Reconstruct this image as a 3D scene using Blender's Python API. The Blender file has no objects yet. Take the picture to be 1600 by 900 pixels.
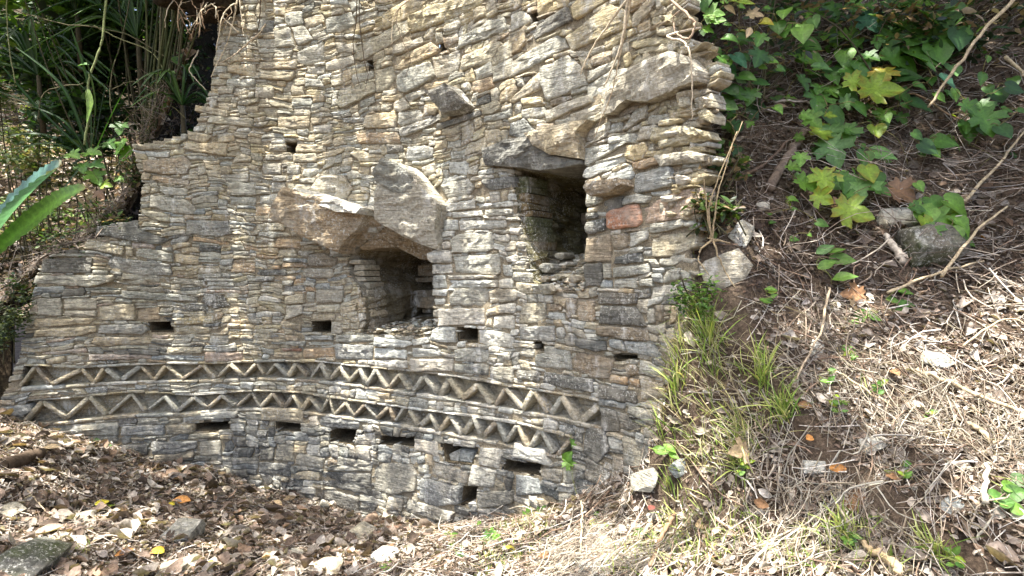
import bpy, bmesh, math, random
import numpy as np
from mathutils import Vector, Matrix, noise
random.seed(7); np.random.seed(7)
scn = bpy.context.scene
COL = scn.collection

# ------------------------------------------------------------------ camera, sky, sun, exposure
EYE = 1.85                                    # eye height above the foot of the wall
FPX = 850.0                                   # focal length in pixels of the 1600 px wide photograph
PITCH = math.atan(20.0 / FPX)
cam_d = bpy.data.cameras.new('camera'); cam = bpy.data.objects.new('camera', cam_d); COL.objects.link(cam)
cam.location = (0, 0, EYE); cam.rotation_euler = (math.pi / 2 - PITCH, 0, 0)
cam_d.sensor_width = 36.0; cam_d.lens = 36.0 * FPX / 1600.0
cam_d.clip_start = 0.02; cam_d.clip_end = 500.0
scn.camera = cam

SUN_DIR = Vector((-0.17, -0.20, 0.965)).normalized()      # towards the sun
world = bpy.data.worlds.new('World'); scn.world = world; world.use_nodes = True
wn = world.node_tree.nodes; wl = world.node_tree.links
sky = wn.new('ShaderNodeTexSky'); sky.sky_type = 'NISHITA'; sky.sun_disc = False
sky.sun_elevation = math.asin(SUN_DIR.z)
sky.sun_rotation = math.atan2(SUN_DIR.x, SUN_DIR.y)
sky.air_density = 0.8; sky.dust_density = 5.0; sky.ozone_density = 0.4
wn['Background'].inputs['Strength'].default_value = 0.15
wl.new(sky.outputs['Color'], wn['Background'].inputs['Color'])
sun_d = bpy.data.lights.new('sun', 'SUN'); sun_d.energy = 3.4; sun_d.angle = math.radians(0.5); sun_d.color = (1.0, 0.965, 0.90)
sun = bpy.data.objects.new('sun', sun_d); COL.objects.link(sun)
sun.rotation_euler = SUN_DIR.to_track_quat('Z', 'Y').to_euler(); sun.location = (0, 0, 12)
scn.view_settings.view_transform = 'Standard'; scn.view_settings.look = 'None'
scn.view_settings.exposure = 2.3; scn.view_settings.gamma = 1.0

# ------------------------------------------------------------------ geometry of the place
CX, CY, R = -2.92, 0.41, 4.6                  # the wall is an arc about this centre
def ray(px, py):
    u = (px - 800) / FPX; v = (450 - py) / FPX
    return Vector((u, math.cos(PITCH) + v * math.sin(PITCH), -math.sin(PITCH) + v * math.cos(PITCH)))
def at_depth(px, py, d):
    r = ray(px, py); r = r * (d / r.y); return Vector((r.x, r.y, r.z + EYE))
def wall_sz(px, py):
    """(distance along the arc, height) of the point of the wall face seen at that place of the photograph"""
    r = ray(px, py)
    a = r.x * r.x + r.y * r.y; b = -2 * (r.x * CX + r.y * CY); c = CX * CX + CY * CY - R * R
    t = (-b + math.sqrt(b * b - 4 * a * c)) / (2 * a)
    x, y = r.x * t, r.y * t
    return (math.atan2(x - CX, y - CY) * R, r.z * t + EYE)
def und(s, z):
    return 0.022 * math.sin(s * 1.9 + z * 1.3 + 0.5) + 0.016 * math.sin(s * 4.3 - z * 2.9)
def wall_pt(s, z, off=0.0):
    """point at s, z; off > 0 goes into the wall"""
    p = s / R; r = R + off + und(s, z)
    return Vector((CX + r * math.sin(p), CY + r * math.cos(p), z))
def wall_np(s, z, off):
    p = s / R; r = R + off + 0.022 * np.sin(s * 1.9 + z * 1.3 + 0.5) + 0.016 * np.sin(s * 4.3 - z * 2.9)
    return np.stack([CX + r * np.sin(p), CY + r * np.cos(p), z], -1)
def project_np(P):
    x, y, z = P[..., 0], P[..., 1], P[..., 2] - EYE
    d = y * math.cos(PITCH) - z * math.sin(PITCH); up = y * math.sin(PITCH) + z * math.cos(PITCH)
    d = np.where(d < 0.05, 0.05, d)
    return 800 + FPX * x / d, 450 - FPX * up / d
def in_poly(X, Y, poly):
    res = np.zeros(X.shape, bool); n = len(poly)
    for i in range(n):
        x0, y0 = poly[i]; x1, y1 = poly[(i + 1) % n]
        if y0 == y1: continue
        c = ((y0 > Y) != (y1 > Y)) & (X < (x1 - x0) * (Y - y0) / (y1 - y0) + x0)
        res ^= c
    return res

# the forest floor and the bank on the right: heights through known points (photo place and distance, or metres)
GP = []
for px, py, d in [(1060,560,2.7),(1040,650,2.93),(1000,745,3.12),(900,785,3.5),(750,812,4.05),(600,815,4.55),(500,790,4.8),(345,745,4.95),
                  (250,725,4.95),(180,700,4.9),(60,672,4.76),(0,648,4.6),(1090,420,2.9),(1122,300,3.0),(1140,180,3.8),(1200,850,2.2),(1600,880,1.75),(1600,600,2.4),
                  (1400,700,2.2),(1300,550,2.6),(1450,500,2.7),(1600,430,2.9),(1200,430,3.0),(1300,300,3.4),(1450,380,3.1),(1600,250,3.4),
                  (1400,150,3.9),(1600,60,3.9),(1250,100,4.15),(1200,20,4.6),(1160,-60,4.7),(1400,-40,4.4),(1150,650,2.55),(1050,760,2.65),(950,850,2.6),(800,880,2.9),(600,880,3.2),
                  (400,880,3.3),(200,880,3.1),(50,880,2.9),(100,800,3.6),(300,800,4.0),(450,830,3.8),(0,750,3.5),(0,690,4.2),(1000,900,2.25),(1300,900,1.85),
                  (680,840,3.75),(850,810,3.3)]:
    p = at_depth(px, py, d); GP.append((p.x, p.y, p.z))
for x, y, z in [(0,1,-1.6),(-2,1.2,-1.6),(1.2,.8,-1.2),(2.2,.5,-.9),(-4.2,2,-1.25),(0,-2,-1.7),(-5,0,-1.4),(4,0,.2),(5,3,2.9),(5,6,5.5),(2.2,6,4.6),
                (-6,3,-.9),(-7,5,-.6),(.84,4.1,-1.3),(.3,4.7,-1.8),(1.3,4.3,-.5),(-1,6,-2.3),(-3,6,-2.3),(-5,6,-1.9),(-1,9,-2.3),(-6,9,-2),(2,9,.5),(7,1,2.5),(-2.9,-6,-1.8),(-9,1,-1),(-9,8,-1.5)]:
    GP.append((x, y, z + EYE))
GP = np.array(GP)
_n = len(GP)
_A = np.zeros((_n + 3, _n + 3))
_A[:_n, :_n] = np.hypot(GP[:, None, 0] - GP[None, :, 0], GP[:, None, 1] - GP[None, :, 1]) + 0.02 * np.eye(_n)
_A[:_n, _n] = 1; _A[:_n, _n + 1:] = GP[:, :2]; _A[_n, :_n] = 1; _A[_n + 1:, :_n] = GP[:, :2].T
_W = np.linalg.solve(_A, np.concatenate([GP[:, 2], np.zeros(3)]))
gx = np.concatenate([np.linspace(-60, -9, 14), np.arange(-8, -5.0, .15), np.arange(-5, 4.5, .05), np.arange(4.5, 7.5, .15), np.linspace(8, 60, 14)])
gy = np.concatenate([np.linspace(-60, -3, 14), np.arange(-2.5, .8, .15), np.arange(.8, 5.6, .05), np.arange(5.7, 9, .2), np.linspace(9.5, 60, 14)])
GX, GY = np.meshgrid(gx, gy)
GZ = np.zeros_like(GX)
for i in range(_n): GZ += _W[i] * np.hypot(GX - GP[i, 0], GY - GP[i, 1])
GZ += _W[_n] + _W[_n + 1] * GX + _W[_n + 2] * GY
GZ = np.clip(GZ, -0.6, 7.0)
def fbm(X, Y, sc, seed):
    rng = np.random.RandomState(seed); out = np.zeros_like(X)
    for k in range(14):
        a = rng.rand() * 6.283; f = sc * (1.0 + 1.8 * rng.rand()); out += np.sin((X * math.cos(a) + Y * math.sin(a)) * f + rng.rand() * 6.283)
    return out / 14 * 1.6
GZ += 0.05 * fbm(GX, GY, 3.0, 1) + 0.025 * fbm(GX, GY, 9.0, 2) + 0.012 * fbm(GX, GY, 24.0, 3)
def ground_np(x, y):
    x = np.clip(x, gx[0], gx[-1] - 1e-6); y = np.clip(y, gy[0], gy[-1] - 1e-6)
    i = np.clip(np.searchsorted(gx, x, side='right') - 1, 0, len(gx) - 2); j = np.clip(np.searchsorted(gy, y, side='right') - 1, 0, len(gy) - 2)
    fx = (x - gx[i]) / (gx[i + 1] - gx[i]); fy = (y - gy[j]) / (gy[j + 1] - gy[j])
    return (GZ[j, i] * (1 - fx) + GZ[j, i + 1] * fx) * (1 - fy) + (GZ[j + 1, i] * (1 - fx) + GZ[j + 1, i + 1] * fx) * fy
def gz(x, y): return float(ground_np(np.array([x]), np.array([y]))[0])
def gnormal(x, y, e=.08):
    return Vector((gz(x - e, y) - gz(x + e, y), gz(x, y - e) - gz(x, y + e), 2 * e)).normalized()
def on_ground(px, py):
    r = ray(px, py); t = np.arange(.5, 14, .01)
    h = ground_np(r.x * t, r.y * t) - (r.z * t + EYE)
    k = int(np.argmax(h > 0)) if (h > 0).any() else len(t) - 1
    return Vector((r.x * t[k], r.y * t[k], gz(r.x * t[k], r.y * t[k])))

# the hill that the wall holds back
HP = [(-75, .95), (-40, .95), (-24, 1.25), (-19, 1.75), (-16.5, 1.98), (-12, 2.2), (-9.5, 2.45), (-7.6, 2.75), (-7.0, 3.1), (-5, 3.35), (-2, 4.0), (0, 4.6), (62, 4.6)]
def hill_top(deg): return float(np.interp(deg, [h[0] for h in HP], [h[1] for h in HP]))
def hill_np(phi_deg, r):
    base = np.interp(phi_deg, [h[0] for h in HP], [h[1] for h in HP])
    dr = np.maximum(r - (R + .3), 0)
    rise = np.where(phi_deg < -8, .30, .75)
    return base + dr * rise * np.clip(.5 + dr * .2, .5, 1.6)

# ------------------------------------------------------------------ helpers: objects
def mesh_np(name, V, F, mat, col=None, parent=None, smooth=False):
    me = bpy.data.meshes.new(name); V = np.asarray(V, np.float32).reshape(-1, 3)
    F = np.asarray(F, np.int32); k = F.shape[1]
    me.vertices.add(len(V)); me.vertices.foreach_set('co', V.ravel())
    me.loops.add(F.size); me.loops.foreach_set('vertex_index', F.ravel())
    me.polygons.add(len(F)); me.polygons.foreach_set('loop_start', np.arange(0, F.size, k, dtype=np.int32))
    me.update(calc_edges=True)
    if smooth: me.polygons.foreach_set('use_smooth', np.ones(len(F), bool))
    if col is not None:
        a = me.color_attributes.new('tint', 'FLOAT_COLOR', 'POINT'); c = np.ones((len(V), 4), np.float32); c[:, :3] = col
        a.data.foreach_set('color', c.ravel())
    if mat: me.materials.append(mat)
    o = bpy.data.objects.new(name, me); COL.objects.link(o)
    if parent: adopt(o, parent)
    return o
def adopt(o, parent):
    o.parent = parent
    l = parent.location
    o.matrix_parent_inverse = Matrix.Translation((-l.x, -l.y, -l.z)) if parent.type == 'EMPTY' else Matrix.Identity(4)
def tag(o, label=None, cat=None, group=None, kind=None):
    if label: o['label'] = label
    if cat: o['category'] = cat
    if group: o['group'] = group
    if kind: o['kind'] = kind
    return o
def thing(name, label, cat, loc, group=None):
    e = bpy.data.objects.new(name, None); e.empty_display_size = .1; e.location = loc; COL.objects.link(e)
    return tag(e, label, cat, group)
def tube(pts, rad, n=5, jit=0.0):
    """vertices and quads of a tapering tube through pts; rad is a number or one radius per point"""
    P = [Vector(p) for p in pts]; m = len(P)
    rads = rad if isinstance(rad, (list, tuple)) else [rad] * m
    V = []; F = []
    for i, p in enumerate(P):
        t = (P[min(i + 1, m - 1)] - P[max(i - 1, 0)]).normalized()
        a = t.cross(Vector((.3, .2, 1))).normalized() if abs(t.z) < .95 else t.cross(Vector((1, 0, 0))).normalized()
        b = t.cross(a)
        for k in range(n):
            an = 6.28318 * k / n; rr = rads[i] * (1 + random.uniform(-jit, jit))
            V.append(p + (a * math.cos(an) + b * math.sin(an)) * rr)
    for i in range(m - 1):
        for k in range(n):
            F.append((i * n + k, i * n + (k + 1) % n, (i + 1) * n + (k + 1) % n, (i + 1) * n + k))
    c0 = len(V); V.append(P[0]); V.append(P[-1])
    for k in range(n):
        F.append((c0, (k + 1) % n, k, c0)); F.append((c0 + 1, (m - 1) * n + k, (m - 1) * n + (k + 1) % n, c0 + 1))
    return [tuple(v) for v in V], F
def smooth_path(pts, sub=5, wob=0.0):
    P = [Vector(p) for p in pts]; out = []
    for i in range(len(P) - 1):
        p0 = P[max(i - 1, 0)]; p1 = P[i]; p2 = P[i + 1]; p3 = P[min(i + 2, len(P) - 1)]
        for k in range(sub):
            t = k / sub
            q = 0.5 * ((2 * p1) + (p2 - p0) * t + (2 * p0 - 5 * p1 + 4 * p2 - p3) * t * t + (3 * p1 - p0 - 3 * p2 + p3) * t ** 3)
            if wob and (i or k): q = q + Vector((random.gauss(0, wob), random.gauss(0, wob), random.gauss(0, wob)))
            out.append(q)
    out.append(P[-1]); return out
def quads_obj(name, V, F, mat, col=None, parent=None, smooth=True):
    me = bpy.data.meshes.new(name)
    F2 = [f[:3] if f[-1] in f[:-1] else f for f in F]
    me.from_pydata([tuple(v) for v in V], [], F2)
    if smooth: me.polygons.foreach_set('use_smooth', np.ones(len(me.polygons), bool))
    if col is not None:
        a = me.color_attributes.new('tint', 'FLOAT_COLOR', 'POINT'); c = np.ones((len(V), 4), np.float32); c[:, :3] = col
        a.data.foreach_set('color', c.ravel())
    me.materials.append(mat)
    o = bpy.data.objects.new(name, me); COL.objects.link(o)
    if parent: adopt(o, parent)
    return o
class Join:
    """collects pieces into one mesh"""
    def __init__(s): s.V = []; s.F = []; s.C = []
    def add(s, V, F, col=(.5, .5, .5)):
        o = len(s.V); s.V += [tuple(v) for v in V]; s.F += [tuple(i + o for i in f) for f in F]; s.C += [col] * len(V)
    def build(s, name, mat, parent=None, smooth=True):
        return quads_obj(name, s.V, s.F, mat, np.array(s.C), parent, smooth)

# ------------------------------------------------------------------ materials
def nd(nt, t, **kw):
    n = nt.nodes.new(t)
    for k, v in kw.items():
        if k in ('operation', 'blend_type', 'data_type', 'feature', 'attribute_name', 'distance', 'noise_dimensions'): setattr(n, k, v)
        else: n.inputs[k].default_value = v
    return n
def new_mat(name, rough=.9, spec=.2):
    m = bpy.data.materials.new(name); m.use_nodes = True
    b = m.node_tree.nodes['Principled BSDF']; b.inputs['Roughness'].default_value = rough; b.inputs['Specular IOR Level'].default_value = spec
    return m, m.node_tree, b
def ramp(nt, src, stops):
    r = nt.nodes.new('ShaderNodeValToRGB'); nt.links.new(src, r.inputs[0])
    e = r.color_ramp.elements
    while len(e) < len(stops): e.new(.5)
    for i, (p, c) in enumerate(stops): e[i].position = p; e[i].color = (c, c, c, 1) if not isinstance(c, tuple) else (*c, 1)
    return r.outputs['Color']
def mapped(nt, scale, coord='Object'):
    tc = nt.nodes.new('ShaderNodeTexCoord'); mp = nt.nodes.new('ShaderNodeMapping'); mp.inputs['Scale'].default_value = scale
    if coord == 'World':
        g = nt.nodes.new('ShaderNodeNewGeometry'); nt.links.new(g.outputs['Position'], mp.inputs['Vector'])
    else: nt.links.new(tc.outputs[coord], mp.inputs['Vector'])
    return mp.outputs['Vector']
def noise_tex(nt, scale, detail=6, rough=.6, vec=(1, 1, 1), dist=0.0):
    n = nt.nodes.new('ShaderNodeTexNoise'); n.inputs['Scale'].default_value = scale; n.inputs['Detail'].default_value = detail
    n.inputs['Roughness'].default_value = rough; n.inputs['Distortion'].default_value = dist
    nt.links.new(mapped(nt, vec, 'World'), n.inputs['Vector']); return n.outputs['Fac']
def mix(nt, fac, a, b, mode='MIX'):
    n = nt.nodes.new('ShaderNodeMix'); n.data_type = 'RGBA'; n.blend_type = mode
    for sock, v in ((n.inputs[0], fac), (n.inputs[6], a), (n.inputs[7], b)):
        if isinstance(v, (int, float)): sock.default_value = v
        elif isinstance(v, tuple): sock.default_value = (*v, 1)
        else: nt.links.new(v, sock)
    return n.outputs[2]
def math_n(nt, op, a, b):
    n = nt.nodes.new('ShaderNodeMath'); n.operation = op
    for s, v in ((n.inputs[0], a), (n.inputs[1], b)):
        if isinstance(v, (int, float)): s.default_value = v
        else: nt.links.new(v, s)
    return n.outputs[0]
def attr(nt, name='tint'):
    a = nt.nodes.new('ShaderNodeAttribute'); a.attribute_name = name; return a.outputs['Color']
def bump(nt, bsdf, h, strength, dist):
    b = nt.nodes.new('ShaderNodeBump'); b.inputs['Strength'].default_value = strength; b.inputs['Distance'].default_value = dist
    nt.links.new(h, b.inputs['Height']); nt.links.new(b.outputs['Normal'], bsdf.inputs['Normal'])

def make_stone_mat():
    m, nt, b = new_mat('weathered_schist', .92, .18)
    c = attr(nt)
    fine = noise_tex(nt, 38, 8, .7); coarse = noise_tex(nt, 5.5, 5, .6); bed = noise_tex(nt, 7, 6, .65, (1, 1, 9), .4)
    c = mix(nt, 1.0, c, ramp(nt, fine, [(.30, .5), (.5, 1.0), (.70, 1.45)]), 'MULTIPLY')
    c = mix(nt, .75, c, ramp(nt, bed, [(.32, .55), (.52, 1.02), (.7, 1.35)]), 'MULTIPLY')
    # warm iron weathering
    c = mix(nt, ramp(nt, noise_tex(nt, 3.1, 5, .6), [(.54, 0.0), (.74, .45)]), c, mix(nt, 1.0, c, (1.16, .94, .66), 'MULTIPLY'))
    # grey lichen film and pale crust
    c = mix(nt, ramp(nt, coarse, [(.50, 0.0), (.70, .55)]), c, (.42, .40, .335))
    lich = math_n(nt, 'MULTIPLY', ramp(nt, noise_tex(nt, 60, 4, .75), [(.54, 0.0), (.62, 1.0)]), ramp(nt, noise_tex(nt, 2.3, 4, .6), [(.44, 0.0), (.6, .85)]))
    c = mix(nt, lich, c, (.62, .61, .55))
    # dark algae stains, lime runs down the face
    st = math_n(nt, 'MULTIPLY', ramp(nt, noise_tex(nt, 1.7, 6, .65), [(.55, 0.0), (.68, 1.0)]), ramp(nt, noise_tex(nt, 20, 6, .7), [(.40, 0.0), (.58, .8)]))
    c = mix(nt, st, c, (.075, .075, .072))
    run = math_n(nt, 'MULTIPLY', ramp(nt, noise_tex(nt, 6.5, 5, .6, (1, 1, .16)), [(.58, 0.0), (.67, .75)]), ramp(nt, noise_tex(nt, 30, 5, .7, (1, 1, .5)), [(.42, 0.0), (.6, 1.0)]))
    c = mix(nt, run, c, (.66, .65, .60))
    sx = nt.nodes.new('ShaderNodeSeparateXYZ'); gp = nt.nodes.new('ShaderNodeNewGeometry'); nt.links.new(gp.outputs['Position'], sx.inputs[0])
    low = ramp(nt, math_n(nt, 'MULTIPLY', sx.outputs['Z'], .5), [(.05, 1.0), (.52, .0)])             # black algae where the wall stays damp
    damp = math_n(nt, 'MULTIPLY', math_n(nt, 'MULTIPLY', low, ramp(nt, noise_tex(nt, 2.6, 6, .65, (1, 1, .6)), [(.44, 0.0), (.58, .9)])), ramp(nt, noise_tex(nt, 24, 6, .7), [(.38, 0.0), (.6, 1.0)]))
    c = mix(nt, damp, c, (.07, .07, .066))
    nt.links.new(c, b.inputs['Base Color'])
    h = math_n(nt, 'ADD', math_n(nt, 'MULTIPLY', fine, .8), math_n(nt, 'MULTIPLY', bed, 1.2))
    h = math_n(nt, 'ADD', h, math_n(nt, 'MULTIPLY', noise_tex(nt, 14, 6, .6), .8))
    bump(nt, b, h, 1.0, .02)
    return m
M_STONE = make_stone_mat()

def make_earth(name, c1, c2, c3, sc=14, bd=.03):
    m, nt, b = new_mat(name, .97, .08)
    f = noise_tex(nt, sc, 9, .72); g = noise_tex(nt, 2.4, 5, .6); s = noise_tex(nt, sc * 4, 6, .75)
    c = mix(nt, ramp(nt, f, [(.35, 0.0), (.65, 1.0)]), c1, c2)
    c = mix(nt, ramp(nt, g, [(.45, 0.0), (.7, .8)]), c, c3)
    c = mix(nt, 1.0, c, ramp(nt, s, [(.3, .5), (.5, 1.0), (.7, 1.6)]), 'MULTIPLY')
    nt.links.new(c, b.inputs['Base Color']); bump(nt, b, math_n(nt, 'ADD', f, math_n(nt, 'MULTIPLY', s, .5)), 1.0, bd)
    return m
M_MORTAR = make_earth('clay_mortar', (.22, .18, .12), (.37, .315, .22), (.31, .27, .20), 30, .02)
M_SOIL = make_earth('forest_soil', (.06, .043, .03), (.15, .11, .08), (.20, .155, .11), 16, .04)
M_HILL = make_earth('hill_earth', (.03, .022, .014), (.065, .048, .03), (.05, .045, .022), 10, .06)
M_DARK = make_earth('niche_earth', (.11, .088, .055), (.20, .165, .11), (.15, .125, .08), 18, .03)

def make_tinted(name, rough=.85, spec=.2, trans=0.0, sc=40, var=(.6, 1.35), bd=.004, vec=(1, 1, 1)):
    m, nt, b = new_mat(name, rough, spec)
    c = mix(nt, 1.0, attr(nt), ramp(nt, noise_tex(nt, sc, 5, .65, vec), [(.3, var[0]), (.7, var[1])]), 'MULTIPLY')
    nt.links.new(c, b.inputs['Base Color'])
    bump(nt, b, noise_tex(nt, sc * 1.5, 4, .6, vec), .6, bd)
    if trans:
        t = nt.nodes.new('ShaderNodeBsdfTranslucent'); nt.links.new(mix(nt, 1.0, c, (1.5, 1.5, .7), 'MULTIPLY'), t.inputs['Color'])
        ms = nt.nodes.new('ShaderNodeMixShader'); ms.inputs[0].default_value = trans
        nt.links.new(b.outputs[0], ms.inputs[1]); nt.links.new(t.outputs[0], ms.inputs[2])
        nt.links.new(ms.outputs[0], nt.nodes['Material Output'].inputs['Surface'])
    return m
M_LEAF = make_tinted('green_leaf', .48, .42, .35, 55, (.7, 1.3), .003)
M_DRY = make_tinted('dry_leaf', .82, .2, .18, 60, (.55, 1.45), .004)
M_WOOD = make_tinted('dry_wood', .88, .15, 0, 45, (.5, 1.45), .004)
M_ROOT = make_tinted('root_bark', .88, .15, 0, 60, (.5, 1.5), .004)
M_BLADE = make_tinted('grass_blade', .6, .3, .3, 20, (.75, 1.25), .001)
M_ROCK = M_STONE
# ------------------------------------------------------------------ the ruined wall
PAL = {'t': (.415, .36, .25), 'y': (.42, .36, .225), 'g': (.37, .348, .278), 'b': (.295, .297, .268), 'd': (.155, .15, .128), 'o': (.40, .305, .195),
       'w': (.51, .49, .415), 'k': (.28, .23, .16), 'p': (.42, .34, .265), 'r': (.45, .24, .15)}
def tint(k, j=.1):
    c = PAL[k]; f = 1 + random.uniform(-j, j) * 1.4; w = random.uniform(-.05, .05)
    return (min(c[0] * f * (1 + w), .7), c[1] * f, c[2] * f * (1 - w))
def resample(poly, step, roundness=.22):
    n = len(poly); out = []
    for i in range(n):                                            # cut the corners
        a, b = poly[i], poly[(i + 1) % n]
        L = math.hypot(b[0] - a[0], b[1] - a[1]) + 1e-9
        c = min(roundness, random.uniform(.001, .009) / L)
        p = (a[0] + (b[0] - a[0]) * c, a[1] + (b[1] - a[1]) * c); q = (b[0] + (a[0] - b[0]) * c, b[1] + (a[1] - b[1]) * c)
        k = max(1, int(L / step))
        for j in range(k + 1): out.append((p[0] + (q[0] - p[0]) * j / k, p[1] + (q[1] - p[1]) * j / k))
    return out
def stone_geo(poly, off=0.0, depth=.11, gap=.002, pillow=.008, tilt=(0, 0), rough=1.0, step=.045, rings=None, warp=True):
    """a stone whose outline on the wall face is poly [(s, z)]; vertices in world space"""
    P = resample(poly, step)
    cs = sum(p[0] for p in P) / len(P); cz = sum(p[1] for p in P) / len(P)
    hs = max(abs(p[0] - cs) for p in P); hz = max(abs(p[1] - cz) for p in P)
    sd = random.uniform(0, 90); n = len(P)
    if rings is None: rings = (.005, .03) if min(hs, hz) < .06 else (.006, .03, .08)
    if warp:
        Q = []
        for (s, z) in P:
            v = noise.noise_vector((s * 16, z * 16, sd)); v2 = noise.noise_vector((s * 45, z * 45, sd)); Q.append((s + (.008 * v.x + .005 * v2.x) * rough, z + (.006 * v.y + .004 * v2.y) * rough))
        P = Q
    def shrink(p, d):
        return (cs + (p[0] - cs) * max(.06, 1 - d / max(hs, .005)), cz + (p[1] - cz) * max(.06, 1 - d / max(hz, .005)))
    def face_off(s, z, k):
        nz = noise.noise((s * 9 + sd, z * 17, sd)) * .007 + noise.noise((s * 22, z * 70 + sd, sd)) * .007
        return off - pillow * k + nz * rough + tilt[0] * (s - cs) + tilt[1] * (z - cz)
    V = []; F = []
    for p in P:
        q = shrink(p, gap); V.append(wall_pt(q[0], q[1], off + depth))
    for p in P:
        q = shrink(p, gap); V.append(wall_pt(q[0], q[1], face_off(q[0], q[1], 0) + .002 + .006 * abs(noise.noise((p[0] * 20, p[1] * 20, sd)))))
    for i, d in enumerate(rings):
        for p in P:
            q = shrink(p, gap + d); V.append(wall_pt(q[0], q[1], face_off(q[0], q[1], .5 + .5 * i / len(rings))))
    m = 2 + len(rings)
    V.append(wall_pt(cs, cz, face_off(cs, cz, 1))); V.append(wall_pt(cs, cz, off + depth))
    ctr = len(V) - 2
    # orientation: poly order decides the side the faces look at
    area = sum(P[i][0] * P[(i + 1) % n][1] - P[(i + 1) % n][0] * P[i][1] for i in range(n))
    for r in range(m - 1):
        for k in range(n):
            f = (r * n + k, r * n + (k + 1) % n, (r + 1) * n + (k + 1) % n, (r + 1) * n + k)
            F.append(f if area > 0 else f[::-1])
    for k in range(n):
        f = ((m - 1) * n + k, (m - 1) * n + (k + 1) % n, ctr, ctr); F.append(f if area > 0 else (f[1], f[0], ctr, ctr))
    return V, F
def px_poly(pts, ox=0, oy=0, k=1.0): return [wall_sz(ox + x / k, oy + y / k) for x, y in pts]

# stones read off the wall one by one: corner of a 400 x 225 window of the photograph, then outlines in quarter pixels
HAND = {}
HAND[(400, 0)] = """t 605,360 620,290 880,150 965,120 965,200 830,285 640,375|y 780,178 795,80 940,0 1090,5 960,120 800,182|y 970,210 968,112 1130,40 1290,-10 1440,-20 1400,40 1250,110 1090,185
g 860,350 865,290 1050,230 1060,270 940,325|t 860,432 870,358 1100,268 1150,300 1140,330 900,435|o 1175,300 1170,240 1260,200 1265,255 1200,305|g 1270,300 1272,235 1450,140 1560,110 1575,190 1420,250|g 885,565 880,480 930,440 1095,382 1115,470 1080,505 930,580
g 1118,475 1108,365 1270,305 1280,345 1255,450 1130,490|t 1280,430 1290,350 1520,260 1555,275 1480,390 1290,440|t 1475,395 1530,300 1620,235 1620,370 1490,425|t 497,645 510,562 738,508 742,570 640,622 520,670|t 748,575 737,440 850,405 875,485 868,505 785,575
g 585,495 590,460 725,435 730,480 600,522|g 640,668 637,625 735,597 742,635 700,662|t 672,790 680,722 860,690 878,720 868,792 700,802|g 882,775 887,702 1020,682 1033,715 1020,752 900,787|b 892,850 890,800 1135,705 1140,745 910,852|g 862,690 862,640 920,602 958,668 890,705
g 930,615 927,590 1050,550 1058,582 945,640|d 1115,812 1112,770 1400,692 1418,722 1180,790|t 25,492 25,447 235,447 235,482 200,502|t 22,432 25,388 250,382 250,427|t 132,795 137,722 325,717 330,782 300,805|w 342,825 342,777 465,772 460,825|g 0,615 0,547 110,547 110,615
b 532,765 532,732 665,727 670,760|o 632,862 627,832 878,822 888,890 642,897|g 255,385 250,322 410,250 415,365 300,405|g 178,132 175,82 285,62 292,152 200,162|d 0,197 0,112 105,122 105,197|g 0,295 0,237 118,242 118,297|g 120,297 115,195 205,172 240,290|g 215,172 296,155 350,240 262,285
t 1440,122 1437,92 1510,52 1515,85|g 1492,525 1492,422 1620,365 1620,490|o 1345,565 1350,512 1480,477 1502,550 1400,582|d 1380,665 1377,622 1470,592 1470,645|g 1425,765 1432,732 1620,685 1620,740|g 420,430 425,375 590,330 600,380 470,432|g 430,210 425,110 580,60 610,130 540,175"""
HAND[(800, 0)] = """g 0,205 0,92 80,72 133,122 128,150|t 0,352 0,225 100,172 103,272 60,332|d 123,205 352,42 383,132 160,252|y 182,115 168,-10 372,-10 352,33|y 350,245 560,52 610,22 720,62 730,162 640,192 600,212 378,322|y 378,62 430,-20 610,-20 400,132|g 107,335 290,222 340,242 358,300 0,500 0,402
g 197,435 360,342 438,422 463,530 242,642 207,562|g 467,505 462,442 660,362 668,402 480,517|g 467,605 467,532 620,432 720,417 738,452 700,502 560,622 492,642|g 225,772 217,702 380,622 480,592 493,640 350,702|g 357,775 372,712 560,642 578,690 400,762|d 0,850 10,772 90,742 168,832 90,872
g 862,782 867,722 1020,707 1028,770|y 732,292 742,252 900,222 1010,237 1000,262 760,302|t 752,315 762,302 930,265 1065,267 1060,302 800,332|y 847,152 862,102 970,82 1060,112 1050,152 900,157|g 612,355 622,292 715,252 715,322 640,362|g 742,165 737,102 830,-10 900,-10 850,72 770,152
t 0,640 190,455 205,520 190,560 30,650|g 700,830 780,700 870,660 850,740|g 620,900 620,860 800,830 800,900|t 900,150 905,160 1030,170 1020,220 900,215|y 1035,690 1140,650 1160,720 1050,745|y 1160,700 1210,670 1250,720 1245,770 1170,745|y 1080,800 1200,760 1265,840 1200,900 1100,880"""
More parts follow.
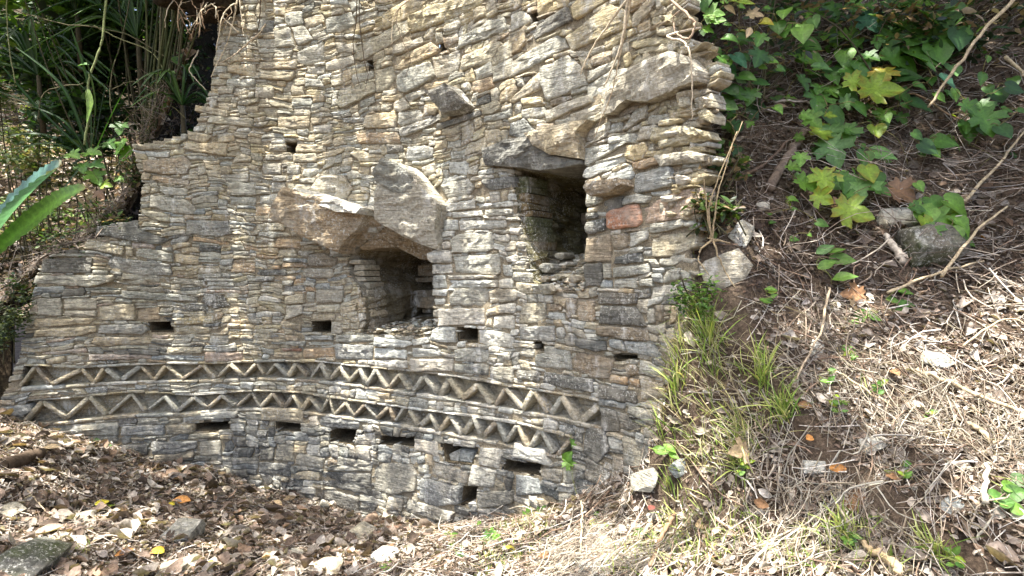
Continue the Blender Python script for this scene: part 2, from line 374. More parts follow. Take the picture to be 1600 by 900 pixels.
HAND[(400, 225)] = """g 37,187 40,122 155,117 155,187|g 192,187 197,137 275,132 270,192|g 287,192 292,152 420,152 408,172 330,207|g 107,232 107,197 185,197 185,232|g 272,242 272,212 368,212 372,247|t 202,317 197,247 345,252 345,285 300,317|g 97,302 97,242 185,237 190,287|g 22,377 22,322 130,312 155,332 150,377
g 172,367 172,327 298,332 293,362|b 102,452 102,387 265,377 262,432 240,452|o 0,452 0,392 95,392 90,442|g 77,487 82,462 200,462 190,482|t 0,542 0,497 185,492 185,542|g 22,572 27,547 200,552 235,582 90,587|g 32,622 32,587 120,592 128,612|o 122,647 150,597 295,597 290,652|t 312,657 312,627 400,637 405,662
k 337,752 347,692 430,682 510,722 500,762 360,767|t 147,697 147,662 260,662 268,705|g 277,692 282,667 378,672 330,712|b 182,737 182,712 330,717 330,742|o 177,772 177,747 330,747 330,772|g 302,832 317,777 478,777 488,820 470,842|d 2,822 12,782 200,782 208,822|b 0,862 0,827 120,827 120,857
g 77,47 77,0 180,0 180,42|t 242,52 250,0 440,0 430,47|t 227,112 232,57 370,57 378,112|g 57,102 62,67 220,62 220,97|b 922,92 932,12 1040,2 1093,22 1093,77 950,102|d 812,52 812,2 903,2 908,42|t 817,122 817,87 903,87 898,127|w 1202,182 1202,112 1328,107 1333,197|d 1467,122 1462,47 1620,10 1620,140
g 1147,282 1142,252 1328,212 1368,272 1338,312 1190,342|d 1412,242 1422,222 1620,200 1620,270 1462,292|w 1182,422 1182,377 1368,342 1368,402|w 1392,402 1392,372 1600,352 1600,392|w 1167,457 1167,427 1210,422 1213,457|w 1222,462 1222,427 1413,412 1418,452|g 1427,452 1422,412 1600,402 1600,442
w 1167,542 1167,472 1258,472 1258,542|w 1267,542 1262,477 1558,472 1558,522|g 1222,682 1212,592 1260,562 1468,542 1473,652 1438,672|g 1232,802 1227,702 1508,682 1513,802 1498,817|w 1067,722 1067,682 1120,662 1213,662 1218,740 1100,747|w 1092,812 1092,752 1213,752 1223,807|w 1097,902 1102,822 1178,817 1183,902
w 1192,848 1192,820 1488,818 1488,842|w 1192,902 1192,852 1488,847 1488,897|w 1502,902 1502,847 1583,842 1588,902|w 1527,822 1522,752 1583,752 1588,832|w 1552,742 1552,702 1620,690 1620,737|t 640,110 590,60 620,40 790,70 790,108|g 710,190 720,140 820,130 830,190|b 732,250 735,205 825,205 822,250"""
HAND[(800, 225)] = """g 457,137 457,22 618,0 740,-10 600,70 480,142|w 457,218 457,167 480,147 713,72 723,112 620,172 480,222|o 467,262 467,232 558,197 573,242|b 587,247 642,192 760,132 788,192 768,222 680,242|o 782,162 777,122 948,72 968,112 810,167|b 782,302 797,192 958,142 1008,142 1018,242 988,267 810,312|g 1057,152 1062,122 1188,97 1178,147
y 1032,232 1042,197 1178,167 1223,192 1148,252 1060,252|g 468,395 472,272 535,262 545,320 595,350 580,372 480,397|t 482,432 482,402 558,392 558,422|d 477,477 482,437 558,427 558,467|d 477,562 477,492 598,462 608,540 500,572|r 617,522 612,432 740,382 815,372 830,490 800,522 632,537|p 842,502 832,402 900,352 1060,282 1178,272 1188,402 1080,462 900,492
g 872,552 872,502 1068,467 1083,512 900,562|k 477,737 477,592 500,577 628,562 643,642 638,742|k 652,657 652,572 740,556 745,640 700,660|w 750,640 750,556 858,542 868,592 760,650|d 657,752 662,702 818,672 828,742|t 887,712 882,592 960,562 1138,542 1148,642 1000,702|g 922,752 927,722 1068,682 1073,732 960,772
g 647,832 652,772 868,747 878,802 700,837|d 472,890 472,752 578,742 588,842 560,892|g 592,842 592,752 638,747 638,842|g 652,902 652,852 778,832 793,882 778,902|g 947,872 957,792 1050,772 1058,842|g 805,890 810,850 880,840 890,890|b 560,900 570,850 640,850 640,900|y 1000,265 1010,255 1160,255 1180,265 1050,285"""
HAND[(0, 225)] = """k 902,172 887,102 1168,82 1208,122 1178,192 1030,192|o 952,222 957,197 1193,232 1188,262 1020,242|g 1002,292 1002,262 1178,282 1178,327 1050,322|g 937,392 942,322 1178,352 1233,402 1218,442 1090,432|t 882,432 882,407 1068,442 1068,492 960,472|t 882,512 892,482 1058,502 1058,522|d 592,562 592,512 850,472 868,532 980,572 1058,602 1010,632 850,612
t 502,652 532,592 768,642 768,697|t 782,692 787,642 828,652 828,702|g 842,702 842,642 1078,682 1078,742|t 1092,742 1092,682 1238,702 1233,757|b 662,752 692,702 1058,752 1068,822 900,822 700,792|g 752,842 762,807 1048,832 1053,872|g 1072,872 1087,832 1268,852 1288,892|d 242,802 247,717 568,707 563,807|g 292,705 322,682 578,682 578,702
g 192,872 202,822 718,817 698,862 560,892|b 1167,562 1167,472 1428,482 1448,562 1360,582|o 1202,602 1207,577 1428,612 1418,632|t 1162,32 1167,0 1438,0 1428,82 1180,42|t 832,32 822,2 1128,2 1128,37|g 1202,102 1182,77 1348,82 1368,112|g 1437,322 1432,242 1600,242 1600,322|g 1442,382 1442,327 1600,332 1600,382|y 1447,600 1455,570 1600,575 1600,620|o 1445,800 1450,745 1600,740 1600,805"""
HAND[(0, 0)] = """t 1182,872 1172,817 1338,852 1298,902|t 1217,692 1222,652 1448,702 1438,742|g 1420,540 1425,500 1600,495 1600,545|t 1425,450 1420,405 1600,400 1600,485|t 1300,770 1320,725 1590,745 1590,800|t 1370,180 1400,150 1480,165 1500,200 1380,215|g 1400,250 1410,222 1560,230 1555,280|t 1540,700 1545,670 1620,665 1620,710"""
HAND[(0, 450)] = """g 232,177 227,62 378,62 383,172|g 397,132 397,67 600,62 600,132|g 402,177 402,142 598,142 598,182|t 617,202 617,112 830,97 843,152 838,202|o 850,205 850,132 985,122 985,192 930,205|b 612,282 622,232 888,227 920,262 878,292|t 572,342 602,302 938,312 928,352 640,362|t 212,302 217,262 600,237 600,272 480,302|t 212,247 217,192 598,187 560,222 400,237
g 762,62 757,12 1110,42 1228,62 1218,92 900,72|g 562,32 562,12 748,12 748,37|d 1252,82 1272,32 1380,42 1438,112 1338,132|y 1075,202 1062,192 1328,172 1333,222 1080,232|t 1082,292 1072,252 1190,237 1318,252 1298,282|p 562,452 562,412 928,422 928,447|p 252,417 262,402 548,372 548,402|p 1277,467 1277,402 1518,402 1518,452|t 1027,412 1032,372 1258,372 1258,412
t 302,472 292,442 408,422 418,462|g 425,462 425,422 553,422 553,462|g 252,930 252,862 738,842 738,926|b 752,922 757,867 1028,857 1028,922|t 1037,922 1042,860 1205,852 1215,902|w 1132,842 1142,792 1478,772 1478,812|b 2,792 2,742 200,722 218,762 150,802|g 1300,360 1310,300 1430,295 1425,350|b 930,452 935,425 1262,425 1262,458"""
HAND[(400, 450)] = """g 502,312 512,292 738,292 748,332 512,340|w 752,362 757,302 960,332 988,352 930,372|w 987,362 982,322 1083,302 1083,342|b 507,442 502,347 743,357 743,447|w 752,437 747,372 943,387 943,442|w 977,432 977,377 1143,387 1148,432|w 752,492 752,447 950,452 950,502|w 977,522 972,442 1218,447 1218,527|w 1087,332 1092,262 1140,242 1228,247 1233,342 1160,347
w 1132,238 1132,132 1398,127 1408,232|g 1207,112 1202,52 1240,2 1428,2 1428,117|g 1442,97 1442,22 1500,2 1620,12 1620,82|w 1112,107 1112,67 1168,67 1168,107|w 1102,50 1107,10 1190,10 1180,55|g 1232,462 1232,387 1368,372 1438,402 1428,472|w 1365,350 1365,265 1498,272 1600,302 1600,382 1370,352|g 1227,527 1227,477 1438,482 1438,552|g 1447,562 1447,492 1600,492 1600,592
g 97,347 102,332 318,332 308,367|b 302,327 302,297 478,297 488,322|g 327,357 327,337 483,337 483,357|t 112,437 112,402 288,402 288,437|r 162,397 162,377 283,377 283,397|o 297,442 297,382 488,372 498,432|t 352,200 352,162 498,167 490,205|t 387,152 382,107 523,102 523,152|g 382,92 382,12 538,12 548,42 543,92|g 322,87 322,22 373,27 368,92
t 192,102 192,52 308,32 313,97|g 472,282 472,212 538,217 543,287|t 22,832 27,752 288,762 298,842|b 402,850 412,782 660,832 650,882 442,868|t 1412,180 1420,140 1500,110 1520,160|w 1460,250 1465,180 1600,170 1600,260|t 1410,240 1420,190 1455,185 1455,245|w 1490,160 1500,105 1610,95 1610,160|g 190,200 200,110 300,105 300,160"""
HAND[(800, 450)] = """d 547,102 547,27 788,32 788,102|d 547,222 562,107 778,117 845,242|k 542,292 542,237 848,247 863,332 700,322|b 612,368 612,322 688,327 706,400|b 705,350 702,327 878,347 985,470 850,422 722,402|b 32,322 37,242 273,232 273,332 195,335 195,330 150,330|g 137,492 137,422 200,402 200,357 363,392 363,512|d 397,362 402,312 588,332 588,392 520,402|k 377,512 382,452 402,392 628,442 598,572 500,562
o 607,592 612,542 718,557 718,602|o 727,602 727,557 793,572 793,622|d 22,572 27,512 168,522 158,587|d 182,592 192,522 498,572 498,660 300,622|d 527,692 527,602 778,652 783,722|b 527,732 532,682 698,722 688,762|g 712,782 722,732 898,762 898,862|k 422,202 422,62 528,72 523,212|k 342,120 352,62 413,67 413,142 350,202|k 222,142 227,97 318,107 323,147|w 232,192 227,152 333,157 333,202
k 902,205 907,102 948,102 948,210|t 980,222 1000,112 1040,102 1030,205|g 802,702 802,572 958,602 968,682|g 855,230 850,120 890,130 895,220|g 790,540 800,450 860,460 950,510 940,560|d 545,900 540,745 640,770 660,900|d 660,880 650,775 705,790 800,870 800,900|t 20,230 60,100 210,90 215,220"""
HAND[(0, 675)] = """d 727,152 742,82 928,72 928,142 760,152|b 947,142 947,62 1228,57 1228,102 1100,137|t 1172,47 1182,12 1353,12 1348,42|g 1247,152 1247,62 1368,52 1378,152|g 372,102 372,42 728,22 735,70"""
HAND[(400, 675)] = """t 107,182 122,82 233,92 233,192|g 237,202 262,132 438,162 418,232|d 2,262 2,197 208,207 213,287|t 222,292 222,272 305,240 405,252 400,302|d 417,332 412,247 718,262 723,402 442,347|d 372,422 382,352 500,372 640,412 640,522|g 742,367 742,222 800,192 978,202 1008,262 1008,362 860,387|g 1015,250 1012,202 1083,202 1088,262|b 1032,422 1032,282 1298,332 1288,440 1140,462
g 1102,272 1112,182 1328,242 1328,322|g 812,482 832,402 923,412 923,492|g 942,492 952,412 1030,432 1258,492 1238,562|o 457,202 457,152 518,162 518,207|w 622,72 650,12 750,0 752,80|w 987,112 992,42 1138,62 1138,152|w 1392,202 1402,92 1538,112 1518,232|g 1392,480 1385,375 1600,372 1600,450|g 440,240 530,150 735,185 720,250|g 5,185 5,110 100,100 95,190|w 1335,330 1350,200 1500,240 1480,350"""
HAND[(800, 675)] = """d 420,140 440,-40 560,-10 600,110 520,200|g 690,200 682,24 790,60 900,100 930,240 800,250|w 0,160 0,70 170,120 240,230 165,205|g 170,300 165,240 290,240 285,330|b 10,400 10,270 140,300 170,400|d 440,300 440,160 520,210 600,260 600,380|k 610,300 620,150 690,160 700,280"""
HAND[(1040, 0)] = ""

BLACK_HOLES = [  # put-log and drain holes left open in the wall (photograph pixels)
    [(444,222),(461,222),(461,237),(445,237)], [(230,504),(262,503),(266,518),(232,518)], [(487,502),(516,502),(517,519),(487,519)], [(711,512),(739,514),(739,534),(711,532)],
    [(832,534),(847,535),(846,548),(832,546)], [(304,662),(355,659),(354,672),(330,675),(305,672)], [(427,661),(470,663),(468,675),(430,675)], [(518,668),(560,670),(552,694),(516,690)],
    [(598,680),(647,685),(646,696),(592,694)], [(690,693),(746,702),(736,726),(696,722)], [(788,719),(839,728),(836,744),(785,736)], [(726,759),(746,761),(743,784),(722,787)],
    [(571,92),(579,92),(580,106),(574,106)], [(955,554),(996,556),(990,562),(960,562)], [(689,68),(695,66),(696,76),(689,80)], [(833,22),(846,20),(843,36),(834,38)]]
NICHES = [([(540,414),(546,396),(575,372),(600,350),(625,352),(655,376),(676,394),(680,430),(675,470),(676,500),(684,522),(640,524),(566,522),(572,500),(570,470),(560,450),(548,432)], 1.0),
          ([(803,262),(860,256),(914,250),(918,300),(920,392),(922,430),(905,452),(860,450),(828,440),(822,410),(816,380),(808,340),(804,300)], 1.05)]
ROW1 = [((40,571),(36,604)),((130,576),(120,599)),((215,572),(205,596)),((315,570),(300,594)),((400,567),(400,590)),((500,567),(470,592)),((560,573),(560,599)),((640,581),(640,612)),((700,590),(700,622)),((780,604),(780,636)),((860,616),(860,650)),((934,630),(938,668))]
ROW2 = [((44,627),(36,662)),((140,621),(110,656)),((200,615),(180,649)),((300,620),(280,645)),((390,613),(390,638)),((470,616),(460,641)),((540,625),(550,650)),((600,633),(600,657)),((650,642),(650,667)),((720,651),(720,680)),((800,663),(790,694)),((850,676),(850,710)),((890,688),(886,716))]
ZIG1 = [(33,602,56,573),(57,573,80,600),(84,599,126,578),(128,577,145,597),(148,598,160,577),(165,577,184,594),(187,594,214,574),(216,574,235,594),(238,595,254,573),(257,573,280,592),(283,593,313,572),(315,571,334,591),(341,589,359,570),(361,569,379,587),(382,588,399,569),
        (401,569,410,584),(415,586,430,569),(431,569,447,587),(449,588,461,569),(462,569,478,588),(485,589,501,568),(502,568,515,592),(517,592,532,573),(533,572,547,595),(548,595,565,575),(566,575,577,600),(578,600,591,577),(592,577,606,605),(610,605,624,585),(625,584,639,609),
        (647,610,660,590),(661,589,680,615),(684,620,697,593),(698,591,717,622),(720,623,743,603),(744,602,765,631),(772,634,787,609),(788,608,812,638),(816,640,831,613),(833,613,852,645),(857,647,874,622),(876,620,897,660),(899,663,930,636)]
ZIG2 = [(40,659,68,627),(69,627,106,654),(107,651,137,623),(141,621,164,648),(169,647,201,618),(202,617,223,643),(230,641,253,622),(254,620,274,643),(277,643,300,623),(301,621,321,637),(325,637,345,619),(346,618,365,634),(370,635,390,616),(391,615,402,636),
        (405,637,424,616),(425,616,440,637),(441,638,456,618),(457,618,470,640),(472,640,483,623),(484,622,503,642),(504,642,514,623),(515,622,522,644),(525,647,542,629),(543,628,556,649),(557,649,573,631),(574,631,591,653),(592,653,609,635),(610,635,617,657),(619,657,632,636),
        (640,640,652,665),(656,665,671,649),(672,649,684,673),(686,673,700,651),(701,651,720,679),(723,677,738,653),(739,652,750,677),(757,679,774,661),(776,660,788,690),(791,690,806,666),(808,666,820,702),(823,703,840,673),(842,673,858,709),(866,713,884,690)]
WALL_REGION = [(345,-75),(338,60),(328,140),(300,205),(226,222),(205,228),(222,290),(214,350),(132,375),(60,412),(48,470),(28,560),(-6,640),(-60,720),(-60,990),(1105,990),(1100,600),(1095,430),(1092,350),(1100,300),(1122,250),(1106,215),(1112,150),(1124,125),(1116,95),(1092,84),(1070,40),(1060,-75)]

_r = random.Random(5); _w = []                                 # the broken right end is ragged
for i, p in enumerate(WALL_REGION):
    _w.append(p); q = WALL_REGION[(i + 1) % len(WALL_REGION)]
    if p[0] > 1040 and q[0] > 1040 and p[1] < 620:
        n_ = max(1, int(abs(q[1] - p[1]) / 11))
        for k in range(1, n_): _w.append((p[0] + (q[0] - p[0]) * k / n_ + _r.uniform(-22, 9), p[1] + (q[1] - p[1]) * k / n_))
WALL_REGION = _w
wall = thing('stone_wall', 'curved ruined dry stone wall with two niches and zigzag bands', 'ruined wall', (wall_pt(2.0, 0, 0).x, wall_pt(2.0, 0, 0).y, 0.0))

wall['kind'] = 'thing'
CELL = .01
S0, S1, Z0, Z1 = wall_sz(-70, 560)[0], wall_sz(1128, 150)[0] + .05, -0.6, 4.95
ns = int((S1 - S0) / CELL); nz = int((Z1 - Z0) / CELL)
sc_, zc_ = np.meshgrid(S0 + (np.arange(ns) + .5) * CELL, Z0 + (np.arange(nz) + .5) * CELL)
def warp_np(s, z):
    ds = .012 * np.sin(z * 21 + 3 * np.sin(s * 3.1)) + .008 * np.sin(z * 47 + s * 9)
    dz = .020 * np.sin(s * 4.7 + 1.3 * np.sin(z * 3.3)) + .011 * np.sin(s * 13.0 + z * 7) + .006 * np.sin(s * 31 + z * 17)
    return s + ds, z + dz
def warp1(s, z):
    a, b = warp_np(np.array([s]), np.array([z])); return float(a[0]), float(b[0])
SW, ZW = warp_np(sc_, zc_)
occ = np.zeros((nz, ns), bool)
PXW, PYW = project_np(wall_np(SW, ZW, 0.0))
occ |= ~in_poly(PXW, PYW, WALL_REGION)
GW = wall_np(SW, ZW, -.02); occ |= ZW < ground_np(GW[..., 0], GW[..., 1]) - .4
openings = [px_poly(h) for h in BLACK_HOLES] + [px_poly(n[0]) for n in NICHES]
for o in openings: occ |= in_poly(SW, ZW, o)
def band_line(row, which): return [wall_sz(*r[which]) for r in row]
BANDS = [(band_line(ROW1, 0), band_line(ROW1, 1), ZIG1), (band_line(ROW2, 0), band_line(ROW2, 1), ZIG2)]
band_polys = [b[0] + b[1][::-1] for b in BANDS]
for b in band_polys: occ |= in_poly(SW, ZW, b)
stones = []                                             # (area, vertices, faces, colour)
def claim(poly): 
    m = in_poly(SW, ZW, poly)
    return m
def add_stone(poly, key, **kw):
    a = abs(sum(poly[i][0] * poly[(i + 1) % len(poly)][1] - poly[(i + 1) % len(poly)][0] * poly[i][1] for i in range(len(poly)))) / 2
    V, F = stone_geo(poly, **kw)
    stones.append((a, V, F, tint(key) if isinstance(key, str) else key))

# cornice slabs above and below the zigzag bands
def course_along(line, up, t0, t1, lo, hi, keys, off):
    S = [p[0] for p in line]; Zs = [p[1] for p in line]
    s = S[0]
    while s < S[-1] - .05:
        w = min(random.uniform(lo, hi), S[-1] - s); t = random.uniform(t0, t1) * (1 if up else -1)
        xs = [s + w * k / 3 for k in range(4)]
        base = [(x, float(np.interp(x, S, Zs)) + (.002 if up else -.002)) for x in xs]
        poly = base + [(x, z + t) for x, z in base[::-1]]
        if not up: poly = poly[::-1]
        m = claim(poly)
        if (occ & m).sum() < .6 * m.sum():
            add_stone(poly, random.choice(keys), off=off + random.uniform(-.008, .01), gap=.002, pillow=.004, depth=.14, step=.06)
        occ[m] = True
        s += w
for bi, b in enumerate(BANDS):
    course_along(b[0], True, .018, .03, .12, .36, 'ttwwgy', .0)
    course_along(b[1], False, .024, .042, .12, .36, 'ttwwgk', .002)

# the fallen lintels over the left niche, the lintel pair over the right niche, projecting stones: pieces with their own depth
def block(name, pts, key, off, depth, tilt=(0, 0), pillow=.01, rough=3.0, label=None, step=.03, rings=(.008, .03, .06, .10, .15, .21, .28), gap=.002, mask=True):
    poly = px_poly(pts)
    if mask: occ[claim(poly)] = True
    bm = bmesh.new(); n = len(poly); cs = sum(p[0] for p in poly) / n; cz = sum(p[1] for p in poly) / n
    fr = [bm.verts.new((s, z, 0)) for s, z in poly]; bk = [bm.verts.new((s, z, depth)) for s, z in poly]
    bm.faces.new(fr); bm.faces.new(bk[::-1])
    for i in range(n): bm.faces.new((fr[i], bk[i], bk[(i + 1) % n], fr[(i + 1) % n]))
    bmesh.ops.recalc_face_normals(bm, faces=bm.faces[:])
    for it in range(5):
        bmesh.ops.triangulate(bm, faces=[f for f in bm.faces if len(f.verts) > 3])
        lng = [e for e in bm.edges if e.calc_length() > .035]
        if not lng: break
        bmesh.ops.subdivide_edges(bm, edges=lng, cuts=1)
    bmesh.ops.triangulate(bm, faces=[f for f in bm.faces if len(f.verts) > 3])
    sd = random.uniform(0, 90); slope = random.uniform(-.35, .35)
    V = []; bm.verts.index_update()
    for v in bm.verts:
        s, z, d = v.co; edge = min((abs((poly[(i + 1) % n][0] - poly[i][0]) * (poly[i][1] - z) - (poly[i][0] - s) * (poly[(i + 1) % n][1] - poly[i][1])) / (math.hypot(poly[(i + 1) % n][0] - poly[i][0], poly[(i + 1) % n][1] - poly[i][1]) + 1e-9)) for i in range(n))
        nv = noise.noise_vector((s * 9, z * 9, d * 9 + sd)) * .007 + noise.noise_vector((s * 26, z * 26, d * 26 + sd)) * .006
        lay = (z - slope * s) * 16 + 1.2 * noise.noise((s * 4, z * 4, sd)); step_ = (noise.noise((math.floor(lay) * 5.3, sd, 1)) + .5 * noise.noise((s * 7, math.floor(lay) * 3.1, sd))) * .036
        front = 1.0 if d < .02 else max(0, 1 - d * 3)
        o_ = off + d + (tilt[0] * (s - cs) + tilt[1] * (z - cz)) * (1 - d / depth) + front * (step_ + .012 * math.exp(-edge / .012)) + nv.z
        V.append(wall_pt(s + nv.x * .8 + (.3 * step_ if d > 0 else 0), z + nv.y * .8, o_))
    F = [tuple(v.index for v in f.verts) for f in bm.faces]; bm.free()
    base_c = np.array(tint(key, .04) if isinstance(key, str) else key)
    o = quads_obj(name, V, [f + (f[-1],) for f in F], M_STONE, base_c, wall, smooth=False)
    if label: o['label'] = label
    return o
B1 = [(483,303),(520,312),(560,327),(586,331),(572,362),(556,378),(548,397),(505,372),(464,346),(470,330)]
block('fallen_lintel', B1, (.34, .265, .17), -.27, .75, (.28, -.12), label='tilted broken lintel slab jutting from the wall')
block('fallen_lintel', [(626,257),(646,262),(662,276),(690,310),(697,322),(690,360),(689,392),(655,378),(618,356),(600,345),(608,300)], (.40, .365, .285), -.17, .75, (.10, -.22), label='pale sloping slab over the left niche')
block('fallen_lintel', [(562,332),(588,329),(602,350),(640,376),(668,398),(625,404),(600,384),(560,390),(553,380)], (.29, .225, .14), .10, .5, (.45, -.6), label='brown broken underside between the two fallen lintels', mask=False)
block('lintel_ledge', [(484,299),(522,306),(562,320),(588,328),(586,338),(558,336),(518,322),(482,312)], 'w', -.27, .3, (.28, 1.1), mask=False, label='upper ledge of the tilted broken lintel, coloured pale as its sunlit edge')  # pale colour and tilt stand in for sunlight on the edge
block('lintel', [(626,256),(646,262),(664,278),(666,312),(640,308),(607,288),(612,272)], (.25, .245, .205), -.25, .3, (.10, -.25))
block('prop_stone', [(494,292),(507,275),(540,275),(550,295),(540,318),(514,311),(492,303)], 'g', -.05, .2, (.1, -.1))
block('lintel', [(762,236),(800,222),(838,214),(842,230),(868,244),(913,252),(912,258),(880,264),(850,267),(808,262),(766,260)], 'd', -.055, .62, (.02, -.1), label='lower dark lintel slab over the right niche')
block('lintel', [(833,212),(862,204),(900,196),(930,190),(914,212),(914,250),(870,243),(846,231)], 't', -.09, .5, (.02, -.12), label='upper lintel slab with an orange underside')
block('projecting_slab', [(948,180),(960,148),(980,120),(1025,100),(1065,86),(1088,94),(1106,114),(1104,130),(1075,140),(1025,162),(990,160),(965,180)], 'g', -.08, .2, (-.02, -.16), label='long pale slab jutting at the broken wall end')
block('projecting_slab', [(684,152),(718,139),(742,168),(733,176),(704,182)], 'd', -.16, .35, (.06, -.3), pillow=.0, label='dark red block sticking out of the upper wall')
block('projecting_slab', [(936,296),(942,290),(990,282),(995,292),(975,304),(945,309)], 'k', -.13, .3, (0, -.2))
block('lintel_slab', [(683,156+24),(700,172),(752,170),(760,180),(700,200),(678,200)], 'd', -.01, .2, (0, -.1)) if False else None
for k, pts in (('y', [(1030,202),(1085,198),(1106,206),(1108,218),(1050,230),(1025,224)]), ('g', [(1030,244),(1080,236),(1104,242),(1100,252),(1040,260)])):
    block('end_stone', pts, k, -.03, .10, (.03, -.1))

# stones outlined one by one
for (ox, oy), txt in HAND.items():
    for item in txt.replace('\n', '|').split('|'):
        f = item.split()
        if len(f) < 4: continue
        pts = [tuple(float(q) for q in p.split(',')) for p in f[1:]]
        poly = px_poly(pts, ox, oy, 4.0)
        m = claim(poly); tot = m.sum()
        if tot == 0 or (occ & m).sum() > .45 * tot: continue
        occ[m] = True
        add_stone(poly, f[0], off=random.uniform(-.011, .007), pillow=random.uniform(.0, .006), tilt=(random.uniform(-.07, .07), random.uniform(-.09, .07)), gap=.0018, step=.03, rough=1.25)
# stones inside the opened gap beside the lower drain
for pts in ([(694,712),(713,705),(711,727),(696,722)], [(714,704),(734,710),(732,729),(712,727)]):
    add_stone(px_poly(pts), 'w', off=.07, depth=.1)

# everything between is laid course by course
def zone(px, py):
    """height range, width range (cm) and palette of the masonry at that part of the wall"""
    if px > 1000 and py < 330: return (2, 5.5), (5, 18), 'yyyttgtw'
    if px < 330 and py > 370: return (2, 6), (14, 52), 'gggttbgdtp' if py < 560 else 'ggtbdgk'
    if px < 680 and py < 300: return ((1.8, 5.0), (8, 30), 'tttyyggtgw') if random.random() < .75 else ((6, 9), (10, 24), 'ttgg')
    if px >= 660 and py < 270: return ((6, 12), (14, 34), 'ttygggtk') if random.random() < .6 else ((1.8, 4), (12, 38), 'ytk')
    if px < 560 and py < 570: return (2, 6), (8, 30), 'ttggtobwyt'
    if py > 640: return (4, 12), (10, 34), 'ggbdwtdw'
    if px > 940: return (3, 9), (9, 26), 'gdgtbkwg'
    return (3, 9), (8, 28), 'wwwggtgtw'
flat = occ.ravel(); pos = 0
while True:
    k = int(np.argmin(flat[pos:])) + pos
    if flat[k]: break
    pos = k
    j, i = divmod(k, ns)
    (h0, h1), (w0, w1), pal = zone(PXW[j, i], PYW[j, i])
    row = occ[j, i:i + 70]
    run = int(np.argmax(row)) if row.any() else len(row)
    w = int(round(w0 + (w1 - w0) * random.random() ** 1.6)); h = int(round(h0 + (h1 - h0) * random.random() ** 1.5))
    if run - w < 5: w = run if run < w1 * 1.4 else run // 2
    w = max(1, min(w, run))
    h = max(2, h)
    best = None
    for f_ in (1, .8, .6, .45, .3, .2):
        w2 = max(min(w, 6), int(w * f_)); hh = 0
        while hh < h + 2 and j + hh < nz and not occ[j + hh, i:i + w2].any(): hh += 1
        if best is None or min(hh, h) * w2 > best[0] * best[1] * (1 if best[0] < 3 else 1.6): best = (min(hh, h + 2), w2)
        if hh >= min(h, 4): break
    hh, w = best
    if run < 7:                                              # a narrow gap is only filled up to the level of its neighbours
        w = run; lv = []
        for q in (i - 1, i + run):
            n_ = 0
            if 0 <= q < ns:
                while n_ < 14 and j + n_ < nz and occ[j + n_, q]: n_ += 1
            lv.append(n_ if 0 <= q < ns else 14)
        h = max(1, min(lv)); hh = 0
        while hh < h and j + hh < nz and not occ[j + hh, i:i + w].any(): hh += 1
        h = max(1, hh); hh = h + 2
    if hh < h + 2: h = hh                                    # close up to what lies above
    h = min(h, max(3, int(w * 1.3)))
    occ[j:j + h, i:i + w] = True
    if w < 2 or h < 2 or w * h < 6 or (w < h * 1.2 and w * h < 10): continue
    s0 = S0 + i * CELL; z0 = Z0 + j * CELL; W = w * CELL; H = h * CELL
    c = min(W, H) * random.choice((.03, .07, .14))
    j1 = lambda q: random.uniform(0, q)
    rect = [(s0 + j1(c), z0 + j1(c * .4)), (s0 + W * .5, z0 + random.uniform(-.2, .3) * c * .5), (s0 + W - j1(c), z0 + j1(c * .4)), (s0 + W - j1(c * .25), z0 + H * .5), (s0 + W - j1(c), z0 + H - j1(c * .6)), (s0 + W * .5, z0 + H - j1(c * .3)), (s0 + j1(c), z0 + H - j1(c * .6)), (s0 + j1(c * .25), z0 + H * .5)]
    if W > .22: rect = rect[:1] + [(s0 + W * .25, z0 + j1(c * .3))] + rect[1:]
    proud = random.gauss(0, .0045) + (.008 if W * H < .003 else 0)
    add_stone([warp1(*p) for p in rect], random.choice(pal), off=proud, gap=.0015, pillow=random.uniform(.0, .005), tilt=(random.uniform(-.06, .06), random.uniform(-.10, .07)), depth=.10, step=.035, rings=(.004, .02) if H < .08 else (.006, .04), rough=1.1)
stones.sort(key=lambda t: -t[0])
for a, V, F, c in stones[:296]:
    quads_obj('stone', V, F, M_STONE, c, wall)
J = Join()
for a, V, F, c in stones[296:]: J.add(V, F, c)
tag(J.build('small_stones', M_STONE, wall), kind='stuff')
print('wall stones', len(stones))

# clay core behind the stones, open where the niches, holes and bands are
cs_ = .02
su = np.arange(S0, S1 + cs_, cs_); zu = np.arange(Z0, Z1 + cs_, cs_)
SU, ZU = np.meshgrid(su, zu)
offs = .015 + .007 * fbm(SU, ZU, 14, 9) + .006 * fbm(SU, ZU, 50, 10)
VC = wall_np(SU, ZU, offs)
drop = np.zeros(SU.shape, bool)
for o in openings + band_polys: drop |= in_poly(SU, ZU, o)
PX, PY = project_np(wall_np(SU, ZU, 0.0)); drop |= ~in_poly(PX, PY, WALL_REGION)
keep = ~(drop[:-1, :-1] | drop[1:, :-1] | drop[:-1, 1:] | drop[1:, 1:])
NU = len(su); idx = np.arange(SU.size).reshape(SU.shape)
F = np.stack([idx[:-1, :-1][keep], idx[:-1, 1:][keep], idx[1:, 1:][keep], idx[1:, :-1][keep]], -1)
